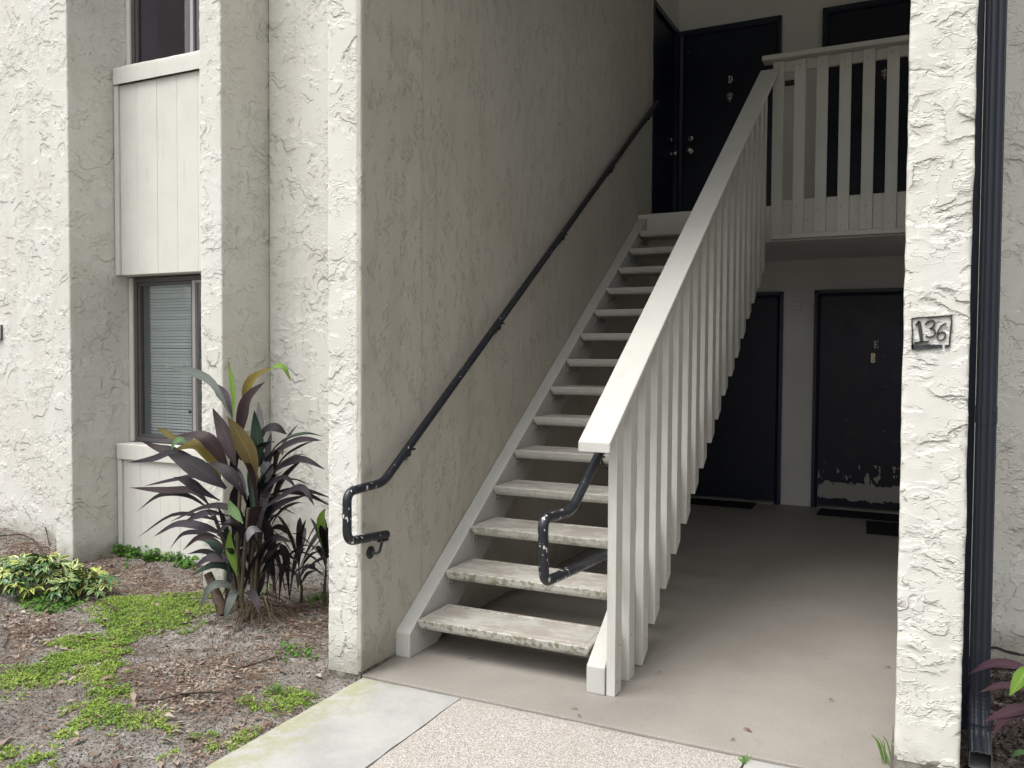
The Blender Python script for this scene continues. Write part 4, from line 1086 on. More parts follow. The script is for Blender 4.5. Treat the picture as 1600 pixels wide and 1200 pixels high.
# ================================================================ DOORS
YW = 5.30
def letter_mesh(m, ch, x, y, z, h):
    """Serifed capital built of little bars, proud of the door."""
    w = h * 0.62; t1 = h * 0.17; t2 = h * 0.075; y1 = y - 0.004
    B = lambda a, b, c, d: m.box(x + a * w, x + b * w, y1, y, z + c * h, z + d * h)
    s, q = t1 / w, t2 / h
    B(0.14, 0.14 + s, q, 1 - q)
    if ch == 'E':
        B(0, 1, 0, q); B(0, 0.97, 1 - q, 1)
        B(1 - s * .5, 1, q, 0.27); B(0.97 - s * .5, 0.97, 0.75, 1 - q)
        B(0.14 + s, 0.62, 0.5 - q / 2, 0.5 + q / 2); B(0.62, 0.62 + s * .5, 0.38, 0.62)
    else:
        B(0, 0.14, 0, q); B(0, 0.14, 1 - q, 1)
        c = (x + 0.42 * w, z + 0.5 * h)
        n = 14
        o, i_ = [], []
        for k in range(n + 1):
            a = -math.pi / 2 + math.pi * k / n
            o.append((c[0] + 0.58 * w * math.cos(a), c[1] + 0.5 * h * math.sin(a)))
            i_.append((c[0] + (0.58 * w - t1) * math.cos(a), c[1] + (0.5 * h - t2) * math.sin(a)))
        for k in range(n):
            m.prism([o[k], o[k + 1], i_[k + 1], i_[k]], 'y', y1, y)
        B(0.14, 0.42, 0, q); B(0.14, 0.42, 1 - q, 1)

def knocker(parent, x, y, z):
    m = MB()
    m.prism([(x - .004, z + .052), (x + .004, z + .052), (x + .006, z + .034), (x + .032, z + .030), (x + .030, z + .020), (x + .012, z + .018), (x + .014, z - .012), (x + .005, z - .034), (x + .008, z - .044), (x, z - .056), (x - .008, z - .044), (x - .005, z - .034), (x - .014, z - .012), (x - .012, z + .018), (x - .030, z + .020), (x - .032, z + .030), (x - .006, z + .034)], 'y', y - 0.008, y)
    m.lathe([(0.011, 0), (0.012, -0.012), (0.006, -0.020)], (x, y - 0.008, z + 0.004), 'y', 12)
    ring = [(x + 0.026 * math.sin(a), y - 0.014, z + 0.012 - 0.034 * (1 - math.cos(a)) / 1.0 * 0.55) for a in [2 * math.pi * i / 20 for i in range(21)]]
    m.tube(ring, 0.0035, 6, False)
    return m.build('knocker', M['nickel'], parent, 0, True)

def door_back(name_label, x0, x1, z0, h, panel_mat, group=None):
    """Door in the back wall: frame of bevelled stops standing proud, flush slab, threshold."""
    d = thing('door', ((x0 + x1) / 2, YW, z0), name_label, 'door', group)
    fw = 0.058
    f = MB()
    yo = YW - 0.048
    f.prism([(x0, YW - .0005), (x0, yo), (x0 + 0.03, yo), (x0 + fw, YW - 0.026), (x0 + fw, YW - .0005)], 'z', z0, z0 + h)
    f.prism([(x1, YW - .0005), (x1 - fw, YW - .0005), (x1 - fw, YW - 0.026), (x1 - 0.03, yo), (x1, yo)], 'z', z0, z0 + h)
    f.prism([(YW - .0005, z0 + h + .0005), (yo, z0 + h + .0005), (yo, z0 + h - 0.03), (YW - 0.026, z0 + h - fw), (YW - .0005, z0 + h - fw)], 'x', x0 + 0.002, x1 - 0.002)
    f.build('frame', M['door_frame'], d, 0.002)
    MB().box(x0 + fw + 0.002, x1 - fw - 0.002, YW - 0.014, YW - 0.0007, z0 + 0.028, z0 + h - fw - 0.002).build('door_slab', panel_mat, d, 0.002)
    MB().prism([(YW - .0005, z0 + 0.0005), (YW - 0.085, z0 + 0.0005), (YW - 0.07, z0 + 0.016), (YW - .0005, z0 + 0.026)], 'x', x0 + fw + .001, x1 - fw - .001).build('threshold', M['threshold'], d, 0.002)
    return d
YD = YW - 0.014
d1 = door_back('plain navy door under the landing, half hidden by the stair balusters', -0.085, 0.952, 0.0, 2.135, M['door'])
d2 = door_back('navy door lettered E with paint flaked off along its foot', 1.245, 2.29, 0.0, 2.140, M['door_worn'])
m = MB(); letter_mesh(m, 'E', 1.788, YD, 1.575, 0.068); m.build('letter', M['letter'], d2)
pm = MB(); pm.box(1.768, 1.804, YD - 0.003, YD, 1.435, 1.525); pm.build('knocker_plate', M['brass'], d2, 0.002)
hm = MB()
hm.lathe([(0.007, 0), (0.007, -0.001)], (1.787, YD - 0.003, 1.452), 'y', 12)
hm.prism([(1.774, 1.467), (1.797, 1.466), (1.797, 1.471), (1.774, 1.472)], 'y', YD - 0.004, YD - 0.003)
hm.prism([(1.781, 1.488), (1.792, 1.483), (1.798, 1.492), (1.788, 1.497)], 'y', YD - 0.004, YD - 0.003)
hm.prism([(1.773, 1.510), (1.783, 1.518), (1.796, 1.517), (1.802, 1.508), (1.798, 1.514), (1.784, 1.514), (1.775, 1.507)], 'y', YD - 0.004, YD - 0.003)
hm.prism([(1.794, 1.476), (1.801, 1.474), (1.801, 1.482), (1.795, 1.481)], 'y', YD - 0.004, YD - 0.003)
hm.build('screw_hole', M['black'], d2)
MB().lathe([(0.007, 0), (0.006, -0.003)], (1.818, YD, 1.70), 'y', 10).build('peephole', M['black'], d2)
d3 = door_back('navy upstairs door lettered D with a brass knob and knocker', -0.149, 0.893, 2.7455, 2.115, M['door'])
m = MB(); letter_mesh(m, 'D', 0.372, YD, 4.272, 0.072); m.build('letter', M['letter'], d3)
knocker(d3, 0.392, YD, 4.128)
def knob(parent, x, z, dead):
    MB().lathe([(0.030, 0), (0.030, -0.006), (0.012, -0.010), (0.012, -0.030), (0.026, -0.036), (0.029, -0.050), (0.022, -0.062), (0.002, -0.066)], (x, YD, z), 'y', 18).build('knob', M['nickel'], parent, 0, True)
    MB().lathe([(0.028, 0), (0.027, -0.010), (0.014, -0.016), (0.012, -0.020)], (x + 0.004, YD, dead), 'y', 18).build('deadbolt', M['nickel'], parent, 0, True)
knob(d3, -0.012, 3.625, 3.752)
d4 = door_back('navy upstairs door with a small knocker behind the landing balustrade', 1.275, 2.32, 2.7455, 2.115, M['door'])
knocker(d4, 1.835, YD, 4.165)
# door in the short wall at the head of the stair (faces +X)
d5 = thing('door', (-0.152, 4.78, 2.7455), 'dark side door at the head of the stair, seen edge on', 'door')
xo = -0.1515
f = MB()
f.box(xo, xo + 0.046, 4.252, 4.305, 2.7455, 4.83); f.box(xo, xo + 0.046, 5.100, 5.155, 2.7455, 4.83); f.box(xo, xo + 0.045, 4.3055, 5.0995, 4.775, 4.829)
f.build('frame', M['door_frame'], d5, 0.003)
MB().box(xo, xo + 0.014, 4.307, 5.098, 2.76, 4.773).build('door_slab', M['door'], d5, 0.002)
MB().lathe([(0.026, 0), (0.026, 0.006), (0.011, 0.010), (0.011, 0.030), (0.026, 0.040), (0.020, 0.058), (0.002, 0.062)], (xo + 0.014, 5.02, 3.55), 'x', 14).build('knob', M['nickel'], d5, 0, True)
MB().lathe([(0.026, 0), (0.025, 0.010), (0.012, 0.014)], (xo + 0.014, 5.02, 3.60 + 0.09), 'x', 14).build('deadbolt', M['nickel'], d5, 0, True)

# fittings on the back wall
rg = thing('outlet_cover', (1.075, YW, 1.993), 'round painted cover plate on the grey wall between the two lower doors', 'cover plate')
cv = MB().lathe([(0.052, 0), (0.052, -0.004), (0.049, -0.009), (0.044, -0.010)], (1.075, YW - 0.0005, 1.993), 'y', 28).build('cover', M['hall_wall'], rg, 0, False)
MB().lathe([(0.0535, 0), (0.0535, -0.0015)], (1.075, YW - 0.0003, 1.993), 'y', 28).build('gasket', M['door_frame'], rg)
MB().lathe([(0.006, 0), (0.005, -0.003)], (1.075, YW - 0.0105, 1.993), 'y', 10).build('screw', M['win_frame'], rg)
ms = thing('mail_slot', (1.02, YW, 4.2), 'small black slotted plate on the upstairs wall between the two doors', 'mail slot')
mb = MB(); mb.box(0.93, 1.06, YW - 0.012, YW - 0.0005, 4.17, 4.222); mb.build('plate', M['black'], ms, 0.003)
MB().box(0.94, 1.05, YW - 0.016, YW - 0.0125, 4.190, 4.202).build('flap', M['win_frame'], ms, 0.001)

# mats
def mat_thing(label, x0, x1, y0, y1, rot):
    cx, cy = (x0 + x1) / 2, (y0 + y1) / 2
    t_ = thing('doormat', (cx, cy, 0), label, 'doormat', 'black doormats in the hall')
    b = MB(); b.box(x0, x1, y0, y1, 0.0005, 0.012); b.build('pad', M['mat'], t_, 0.004)
    r = MB()
    n = int((x1 - x0) / 0.035)
    for i in range(n):
        xa = x0 + 0.02 + i * (x1 - x0 - 0.04) / n
        r.box(xa, xa + 0.012, y0 + 0.02, y1 - 0.02, 0.0122, 0.0152)
    r.build('rib', M['mat'], t_)
    t_.rotation_euler.z = rot
    return t_
mat_thing('black mat before the plain door under the landing', 0.02, 0.74, 4.86, 5.19, 0.02)
mat_thing('black mat at the foot of the door lettered E', 1.345, 2.12, 4.84, 5.18, -0.02)
mat_thing('black mat lying nearer, its corner showing beside the pillar', 1.80, 2.40, 4.16, 4.74, 0.06)

# ================================================================ NUMBER PAINTED ON THE PILLAR
num = thing('painted_number', (2.24, -0.345, 1.57), 'hand painted black number 136 in a box on the pillar', 'house number')
PY = -0.3415
def stroke(m, pts):
    P = [(Vector((p[0], p[1])), p[2] * 0.98) for p in pts]
    # resample with a little hand wobble
    Q = []
    for (a, wa), (b, wb) in zip(P, P[1:]):
        n = max(2, int((b - a).length / 0.003))
        for i in range(n):
            t_ = i / n
            Q.append((a.lerp(b, t_), wa * (1 - t_) + wb * t_))
    Q.append(P[-1])
    for _ in range(2):
        Q = [Q[0]] + [((Q[i - 1][0] + Q[i][0] * 2 + Q[i + 1][0]) / 4, Q[i][1]) for i in range(1, len(Q) - 1)] + [Q[-1]]
    vs = []
    for i, (p_, w_) in enumerate(Q):
        a = Q[max(i - 1, 0)][0]; b = Q[min(i + 1, len(Q) - 1)][0]
        d_ = (b - a).normalized(); nn = Vector((-d_.y, d_.x))
        j1, j2 = random.uniform(0.82, 1.18), random.uniform(0.82, 1.18)
        for s_ in (nn * w_ * j1, -nn * w_ * j2):
            vs.append((p_.x + s_.x, PY, p_.y + s_.y))
    k = len(vs)
    vs += [(x, PY + 0.012, z) for x, y, z in vs]
    fs = []
    for i in range(len(Q) - 1):
        fs.append((2 * i, 2 * i + 1, 2 * i + 3, 2 * i + 2))
        fs.append((2 * i, 2 * i + 2, k + 2 * i + 2, k + 2 * i)); fs.append((2 * i + 1, k + 2 * i + 1, k + 2 * i + 3, 2 * i + 3))
    m.add(vs, fs)
for key, nm in (('border', 'border'), ('one', 'digit'), ('three', 'digit'), ('six', 'digit')):
    m = MB()
    for s_ in NUMBER[key]: stroke(m, s_)
    m.build(nm, M['paint'], num)

# ================================================================ DOWNSPOUT
D = thing('downspout', (2.43, 0.09, 0), 'dark navy fluted downspout beside the pillar with its elbow at the ground', 'downspout')
def flute(cx, cy, z, w=0.066, d=0.082, s=1.0):
    """Corrugated rectangular section, front (towards -Y) with three flutes."""
    hw, hd = w / 2 * s, d / 2
    pts = []
    n = 3
    xs_ = np.linspace(-hw + 0.006, hw - 0.006, 2 * n * 3 + 1)
    for i, x in enumerate(xs_):
        u = (x + hw) / (2 * hw)
        pts.append((x, -hd + 0.005 * (0.5 - 0.5 * math.cos(2 * math.pi * n * u)) ** 2))
    pts += [(hw, -hd + 0.008), (hw, hd - 0.006), (hw - 0.006, hd), (-hw + 0.006, hd), (-hw, hd - 0.006), (-hw, -hd + 0.008)]
    return [(cx + a, cy + b) for a, b in pts]
def loft(m, rings):
    n = len(rings[0]); vs = [q for r in rings for q in r]
    m.add(vs, [(i * n + k, i * n + (k + 1) % n, (i + 1) * n + (k + 1) % n, (i + 1) * n + k) for i in range(len(rings) - 1) for k in range(n)])
cx, cy = 2.4335, 0.10
m = MB()
loft(m, [[(a, b, z) for a, b in flute(cx, cy, z)] for z in (0.20, 0.6, 1.0, 2.0, 3.0, 4.2, 5.5)])
m.build('pipe', M['spout'], D, 0, True)
# elbow: crimped neck, then kicking out toward the walk with its open mouth up
m = MB()
rings = []
for i in range(22):
    z = 0.236 - 0.0048 * i
    e = 1.06 + (0.035 if i % 3 == 1 else 0)
    rings.append([(cx + (a - cx) * e, cy + (b - cy) * e - 0.0004 * i * i * 0.25, z) for a, b in flute(cx, cy, z)])
zb0, yb0 = 0.236 - 0.0048 * 21, cy - 0.0001 * 21 * 21
base = flute(cx, 0.0, 0)
for i in range(1, 9):
    a_ = math.radians(8.4 * i)
    yb0 -= 0.013 * math.sin(a_); zb0 -= 0.013 * math.cos(a_)
    rings.append([(cx + (a - cx) * 1.10, yb0 + b * math.cos(a_), zb0 - b * math.sin(a_)) for a, b in base])
for i in range(3):
    yb0 -= 0.02 * math.sin(a_); zb0 -= 0.02 * math.cos(a_)
    rings.append([(cx + (a - cx) * 1.10, yb0 + b * math.cos(a_), zb0 - b * math.sin(a_)) for a, b in base])
loft(m, rings)
m.build('elbow', M['spout'], D, 0, True)
m = MB()
cz = sum(q[2] for q in rings[-1]) / len(rings[-1])
loft(m, [[(cx + (x - cx) * 0.95, y, cz_ + (z - cz_) * 0.95) for x, y, z in r] for r in rings[-9:] for cz_ in [sum(q[2] for q in r) / len(r)]])
m.build('elbow_lining', M['spout_in'], D, 0, True)
m = MB()
last = rings[-1]
loft(m, [[(cx + (x - cx) * s_, y - 0.0015, cz + (z - cz) * s_) for x, y, z in last] for s_ in (1.02, 0.93)])
m.build('elbow_rim', M['win_frame_pale'], D)
m = MB()
loft(m, [[(cx + (a - cx) * 1.05, cy + (b - cy) * 1.05, z) for a, b in flute(cx, cy, 0)] for z in (1.245, 1.31)])
m.lathe([(0.006, 0), (0.006, -0.004)], (cx + 0.026, cy - 0.044, 1.295), 'y', 8)
m.build('strap', M['spout'], D, 0, False)
MB().box(2.357, 2.3995, 0.155, 0.185, 0.05, 5.5).build('gap_shade_strip', M['door_frame'], D, 0.002)  # dark strip standing in for the shadow gap between pillar and downspout

# ================================================================ PLANTS
def bez(P, t):
    a, b, c, d = (Vector(p) for p in P)
    # the four control points are on the leaf: Catmull-Rom through them
    pts = [a + (a - b), a, b, c, d, d + (d - c)]
    k = min(int(t * 3), 2); u = t * 3 - k
    p0, p1, p2, p3 = pts[k:k + 4]
    return 0.5 * ((2 * p1) + (p2 - p0) * u + (2 * p0 - 5 * p1 + 4 * p2 - p3) * u * u + (3 * p1 - p0 - 3 * p2 + p3) * u ** 3)

VIEW = Vector((2.218, -3.501, 1.49))
def blade(P, width, fold=0.18, curl=0.0, seg=12, wave=0.0, face=None, petiole=0.18):
    """Strap leaf with midrib fold, a narrow stalk and a drawn-out tip. Returns (verts, faces)."""
    C = [bez(P, i / seg) for i in range(seg + 1)]
    vs, fs = [], []
    ph = random.uniform(0, 6)
    for i, c_ in enumerate(C):
        t_ = i / seg
        T = (C[min(i + 1, seg)] - C[max(i - 1, 0)]).normalized()
        f = Vector(face) if face is not None else Vector((0.35, -0.8, 0.75))
        side = T.cross(f)
        if side.length < 0.15: side = T.cross(Vector((0.9, 0.3, 0.2)))
        side.normalize()
        nrm = side.cross(T).normalized()
        if nrm.dot(f) < 0: nrm = -nrm
        if t_ < petiole: w = width * (0.13 + 0.25 * (t_ / petiole) ** 2)
        else:
            u = (t_ - petiole) / (1 - petiole)
            w = width * (0.38 + 0.62 * math.sin(min(u * 1.9, 1.0) * math.pi / 2)) * (1 - max(0, (u - 0.35) / 0.65) ** 1.7) + 0.0015
        h = w / 2
        wv = wave * math.sin(7 * t_ + ph) * h
        vs += [tuple(c_ - side * h * 0.97 - nrm * h * (fold * -1.0) + nrm * wv), tuple(c_ - side * h * 0.5 - nrm * h * fold * -0.42),
               tuple(c_), tuple(c_ + side * h * 0.5 + nrm * h * fold * 0.42), tuple(c_ + side * h * 0.97 + nrm * h * fold - nrm * wv)]
    for i in range(seg):
        for k in range(4):
            a = i * 5 + k
            fs.append((a, a + 1, a + 6, a + 5))
    return vs, fs

def leaf_obj(P, w, mat, parent, **k):
    m = MB(); m.add(*blade(P, w, **k))
    o = m.build('leaf', mat, parent, 0, True)
    at = o.data.attributes.new('across', 'FLOAT', 'POINT')
    at.data.foreach_set('value', [-1.0, -0.5, 0.0, 0.5, 1.0] * (len(o.data.vertices) // 5))
    at = o.data.attributes.new('along', 'FLOAT', 'POINT')
    nr = len(o.data.vertices) // 5
    at.data.foreach_set('value', [i / (nr - 1) for i in range(nr) for _ in range(5)])
    return o

TI = thing('cordyline_plant', (-1.155, 0.072, -0.02), 'big purple strap-leaved plant in front of the facade with a few lime leaves', 'plant')
for r, pts in TI_STEMS[:-1]:
    P = [Vector(p) for p in pts]
    MB().tube(fillet(P, 0.15, 4), [r * 0.85] * len(fillet(P, 0.15, 4)), 8).build('stem', M['stem'], TI, 0, True)
r, pts = TI_STEMS[-1]
P = [Vector(p) for p in pts]
m = MB(); m.tube([P[0], P[1], P[2], P[3], P[3] + (P[3] - P[2]) * 0.04], [0.036, 0.030, 0.026, 0.024, 0.010], 10)
st = m.build('stump', M['bark'], TI, 0, True)
for col, w, P in TI_LEAVES:
    if w > 0.08: w *= 0.86
    leaf_obj(P, w, LM[col], TI, fold=random.uniform(0.12, 0.40), wave=random.uniform(0.0, 0.22), petiole=0.10 if w > 0.08 else 0.16)
# the crowded dark leaves inside and behind
heads = [Vector((-1.16, 0.10, 0.62)), Vector((-1.05, 0.05, 0.55)), Vector((-1.28, 0.12, 0.42)), Vector((-1.12, 0.15, 0.80)), Vector((-1.02, 0.14, 0.30)), Vector((-1.22, 0.0, 0.28))]
for i in range(58):
    h = heads[i % len(heads)] + Vector((random.uniform(-.06, .06), random.uniform(-.06, .08), random.uniform(-.12, .10)))
    a = random.uniform(0, 2 * math.pi); L_ = random.uniform(0.26, 0.46)
    el = random.uniform(0.50, 1.35)
    d_ = Vector((math.cos(a) * math.cos(el), math.sin(a) * math.cos(el), math.sin(el)))
    dr = random.uniform(0.10, 0.38) * L_
    P = [h - d_ * 0.02 - Vector((0, 0, 0.10)), h + d_ * L_ * 0.3, h + d_ * L_ * 0.7 - Vector((0, 0, dr * 0.35)), h + d_ * L_ - Vector((0, 0, dr))]
    leaf_obj(P, random.uniform(0.040, 0.074), LM[random.choice(['black', 'black', 'purple', 'darkgreen', 'maroon'])], TI, fold=random.uniform(.15, .45), wave=random.uniform(0, .2), face=(0, 0, 1), petiole=0.2)
# aerial roots and dead fibres at the foot
m = MB()
for i in range(90):
    a = random.uniform(0, 2 * math.pi)
    r0, r1 = random.uniform(0.02, 0.09), random.uniform(0.10, 0.26)
    b0 = Vector((-1.10 + r0 * math.cos(a), 0.09 + r0 * math.sin(a), random.uniform(0.03, 0.16)))
    x1, y1 = -1.10 + r1 * math.cos(a + random.uniform(-.4, .4)), 0.09 + r1 * math.sin(a + random.uniform(-.4, .4))
    b1 = Vector((x1, y1, float(soil_z(x1, y1)) + 0.006))
    mid = (b0 + b1) / 2 + Vector((random.uniform(-.02, .02), random.uniform(-.02, .02), random.uniform(0.0, .04)))
    m.tube([b0, mid, b1], random.uniform(0.0012, 0.003), 4, False)
tag(m.build('root', M['root'], TI), 'dry fibrous roots at the foot', None, None, 'stuff')

def small_ti(label, x, y, n, hgt, spread, extra=()):
    z0 = float(soil_z(x, y))
    t_ = thing('cordyline_seedling', (x, y, z0), label, 'plant', 'young purple plants by the wall')
    top = Vector((x + random.uniform(-.02, .02), y, z0 + hgt * 0.35))
    MB().tube([Vector((x, y, z0 - 0.03)), Vector((x + .008, y, z0 + hgt * .18)), top], [0.010, 0.008, 0.006], 8).build('stem', M['stem'], t_, 0, True)
    for i in range(n):
        a = i * 2.4 + random.uniform(-.3, .3); u = i / n
        el = 1.35 - 0.9 * u + random.uniform(-.12, .12)
        L_ = spread * random.uniform(0.8, 1.15) * (0.75 + 0.4 * math.sin(u * 3))
        b0 = top + Vector((0, 0, (0.10 - 0.16 * u)))
        d_ = Vector((math.cos(a) * math.cos(el), math.sin(a) * math.cos(el), math.sin(el)))
        dr = L_ * (0.10 + 0.45 * u)
        P = [b0, b0 + d_ * L_ * 0.33, b0 + d_ * L_ * 0.72 - Vector((0, 0, dr * .35)), b0 + d_ * L_ * 0.98 - Vector((0, 0, dr))]
        leaf_obj(P, random.uniform(.032, .052), LM[random.choice(['purple', 'purple', 'maroon', 'black', 'sage'])], t_, fold=random.uniform(.15, .4), wave=.12, face=(0, 0, 1), petiole=0.2)
    for col, w, P in extra:
        leaf_obj(P, w, LM[col], t_, fold=.2, wave=.1)
small_ti('young purple plant growing between the big purple plant and the wall end', -1.131, 0.478, 20, 0.55, 0.36)
small_ti('young purple plant tight against the wall end with one lime leaf', -0.992, 0.52, 18, 0.60, 0.32,
         [('lime', 0.065, [(-0.99, 0.50, 0.34), (-0.975, 0.48, 0.44), (-0.955, 0.46, 0.52), (-0.925, 0.45, 0.58)])])

# variegated shrub: compound leaves of seven leaflets, each compound leaf one part
SH = thing('variegated_shrub', (-2.74, 0.0, -0.03), 'low shrub with green leaves edged creamy yellow by the far pier', 'shrub')
def compound(seed):
    r = random.Random(seed)
    V, F, E = [], [], []
    n = r.choice([6, 7, 7, 8])
    for k in range(n):
        a = 2 * math.pi * k / n + r.uniform(-.15, .15)
        L_ = 0.068 * r.uniform(0.8, 1.2); W_ = L_ * 0.40
        dx, dy = math.cos(a), math.sin(a)
        b = len(V)
        for i in range(6):
            t_ = i / 5
            w = W_ * (math.sin(math.pi * min(1, t_ * 1.02)) ** 0.8) * 0.5 if 0 < i < 5 else 0.0008
            rr = 0.010 + L_ * t_
            z = 0.010 * math.sin(t_ * 2.2) - 0.028 * t_ * t_ * r.uniform(.8, 1.5)
            for s_ in (-1, 0, 1):
                V.append((dx * rr - dy * w * s_, dy * rr + dx * w * s_, z + (0.004 if s_ else 0)))
                E.append(abs(s_) * 1.0 if 0 < i < 5 else 0.6)
        for i in range(5):
            for s_ in range(2):
                q = b + i * 3 + s_
                F.append((q, q + 1, q + 4, q + 3))
    me = bpy.data.meshes.new('compound_leaf')
    me.from_pydata(V, [], F)
    at = me.attributes.new('edge', 'FLOAT', 'POINT')
    at.data.foreach_set('value', E)
    me.materials.append(M['varieg'])
    for p_ in me.polygons: p_.use_smooth = True
    return me
cms = [compound(i) for i in range(6)]
for i in range(9):
    a = i * 0.7; rr = 0.10 + 0.25 * random.random()
    x, y = -2.74 + rr * math.cos(a) * 1.4, 0.0 + rr * math.sin(a) * 0.6
    MB().tube([(x * .3 - 2.74 * .7, y * .3, -0.06), (x, y, 0.06), (x + random.uniform(-.06, .06), y + random.uniform(-.04, .04), 0.17)], 0.005, 6).build('stem', M['stem'], SH, 0, True)
for i in range(92):
    a = random.uniform(0, 2 * math.pi); q = math.sqrt(random.random())
    x, y = -2.80 + 0.50 * q * math.cos(a), -0.02 + 0.22 * q * math.sin(a)
    top = 0.18 * (1 - 0.75 * q * q)
    z = random.uniform(max(0.0, top - 0.11), top) + 0.01
    o = link('leaf', random.choice(cms), SH, Vector((x + 2.74, y, z + 0.03)))
    o.rotation_euler = (random.uniform(-.5, .5) - 0.25 * math.sin(a) - 0.2, random.uniform(-.5, .5) + 0.35 * math.cos(a), random.uniform(0, 6.3))
    s_ = random.uniform(0.75, 1.25); o.scale = (s_, s_, s_)
x_ = [(-2.42, -0.02), (-2.36, 0.10), (-2.47, -0.12)]
for x, y in x_:
    for k in range(2):
        o = link('leaf', cms[k], SH, Vector((x + 2.74, y, 0.07 + .04 * k))); o.rotation_euler = (random.uniform(-.4, .2), random.uniform(-.3, .5), random.uniform(0, 6))

# plant at the downspout
RP = thing('purple_plant', (2.66, 0.05, -0.08), 'wine purple leaves and one lime leaf leaning toward the downspout', 'plant')
z0 = -0.09
MB().tube([(2.70, 0.10, -0.12), (2.70, 0.08, 0.10), (2.69, 0.06, 0.30)], [0.012, 0.010, 0.008], 8).build('stem', M['stem'], RP, 0, True)
wine = leaf_mat('leaf_wine', (0.075, 0.035, 0.050), (0.12, 0.06, 0.08), 0.35, 0, 0.15)
RL = RIGHT_LEAVES
for col, w, P in RL:
    leaf_obj(P, w, wine if col == 'wine' else LM[col], RP, fold=0.22, wave=0.05, face=(-.2, -.6, .8))
for i in range(16):
    a = random.uniform(-1.2, 2.2); el = random.uniform(0.1, 1.1); L_ = random.uniform(0.22, 0.38)
    b0 = Vector((2.70, 0.08, random.uniform(0.02, 0.30)))
    d_ = Vector((math.cos(a) * math.cos(el), math.sin(a) * math.cos(el), math.sin(el)))
    P = [b0, b0 + d_ * L_ * .35, b0 + d_ * L_ * .75 - Vector((0, 0, L_ * .08)), b0 + d_ * L_ - Vector((0, 0, L_ * .3))]
    leaf_obj(P, random.uniform(.04, .06), wine if i % 2 else LM['purple'], RP, fold=.25, wave=.1, face=(0, 0, 1))

# ================================================================ GROUND COVER AND LITTER (stuff)
def inside(poly, x, y):
    poly = np.array(poly); n = len(poly)
    c = np.zeros(x.shape, bool)
    dmin = np.full(x.shape, 9.0)
    for i in range(n):
        x1, y1 = poly[i]; x2, y2 = poly[(i + 1) % n]
        cond = ((y1 > y) != (y2 > y)) & (x < (x2 - x1) * (y - y1) / (y2 - y1 + 1e-12) + x1)
        c ^= cond
        t_ = np.clip(((x - x1) * (x2 - x1) + (y - y1) * (y2 - y1)) / ((x2 - x1) ** 2 + (y2 - y1) ** 2 + 1e-12), 0, 1)
        dmin = np.minimum(dmin, np.hypot(x - x1 - t_ * (x2 - x1), y - y1 - t_ * (y2 - y1)))
    return np.where(c, dmin, -dmin)

def scatter(polys, per_m2, edge, thr, freq, seed, xmax=-0.09):
    """Points inside polygons with a ragged noise border and holes."""
    r = np.random.default_rng(seed)
    PX, PY, D = [], [], []
    for poly in polys:
        a = np.array(poly); lo, hi = a.min(0) - edge, a.max(0) + edge
        n = int((hi[0] - lo[0]) * (hi[1] - lo[1]) * per_m2)
        x, y = r.uniform(lo[0], hi[0], n), r.uniform(lo[1], hi[1], n)
        s = inside(poly, x, y) / edge + 2.6 * (fbm(x * freq, y * freq, 0, 3, seed) - 0.5) + 1.6 * (fbm(x * freq * 5, y * freq * 5, 0, 2, seed + 3) - 0.5)
        k = (s > thr) & (x < xmax) & (r.random(n) < np.clip((s - thr) * 1.6 + 0.12, 0, 1))
        PX.append(x[k]); PY.append(y[k]); D.append(s[k])
    return np.concatenate(PX), np.concatenate(PY), np.concatenate(D)

def leaflets(name, x, y, z, size, tilt, aspect, mat, label, seed, parent=None, bend=0.0):
    """One small diamond leaf or flake per point, tipped at random; bend lifts the middle."""
    r = np.random.default_rng(seed)
    n = len(x)
    a = r.uniform(0, 2 * np.pi, n); tx = r.normal(0, tilt, n); ty = r.normal(0, tilt, n)
    s = size * r.uniform(0.6, 1.4, n)
    u = np.stack([np.cos(a), np.sin(a), tx], -1); v = np.stack([-np.sin(a), np.cos(a), ty], -1)
    c = np.stack([x, y, z], -1)
    A = c - u * s[:, None]; B = c + v * (s * aspect)[:, None]; C_ = c + u * s[:, None]; D_ = c - v * (s * aspect)[:, None]
    up = np.array([0, 0, 1.0]) * (bend * s)[:, None]
    V = np.stack([A, B + up, C_, D_ + up], 1).reshape(-1, 3)
    F = np.arange(4 * n).reshape(-1, 4)
    return tag(raw_mesh(name, V, F, mat), label, None, None, 'stuff')

LX = rng
def height(n, x, y, hmax, seed):
    r = np.random.default_rng(seed)
    return soil_z(x, y) + 0.003 + r.random(n) ** 1.3 * hmax * (0.35 + fbm(x * 9, y * 9, 0, 2, seed))

x, y, d_ = scatter([MOSS[k] for k in ('main', 'mid', 'low', 'right', 'bl', 'walk')], 42000, 0.15, -0.02, 5.0, 101)
leaflets('ground_cover', x, y, height(len(x), x, y, 0.017, 1), 0.0046, 0.5, 0.75, M['moss'], 'bright lime green creeping ground cover spreading over the sand', 5)
x, y, d_ = scatter([MOSS[k] for k in ('panel',)], 16000, 0.12, 0.0, 5.0, 103)
leaflets('weeds', x, y, height(len(x), x, y, 0.075, 2), 0.0125, 0.5, 0.8, M['clover'], 'lush green weeds along the foot of the board panel', 6)
x, y, d_ = scatter([MOSS[k] for k in ('corner', 'stem', 'stem2', 'fr')], 6500, 0.12, 0.25, 6.0, 105)
leaflets('weeds', x, y, height(len(x), x, y, 0.05, 3), 0.010, 0.5, 0.8, M['clover'], 'patchy green weeds round the shrub and plant stems', 7)

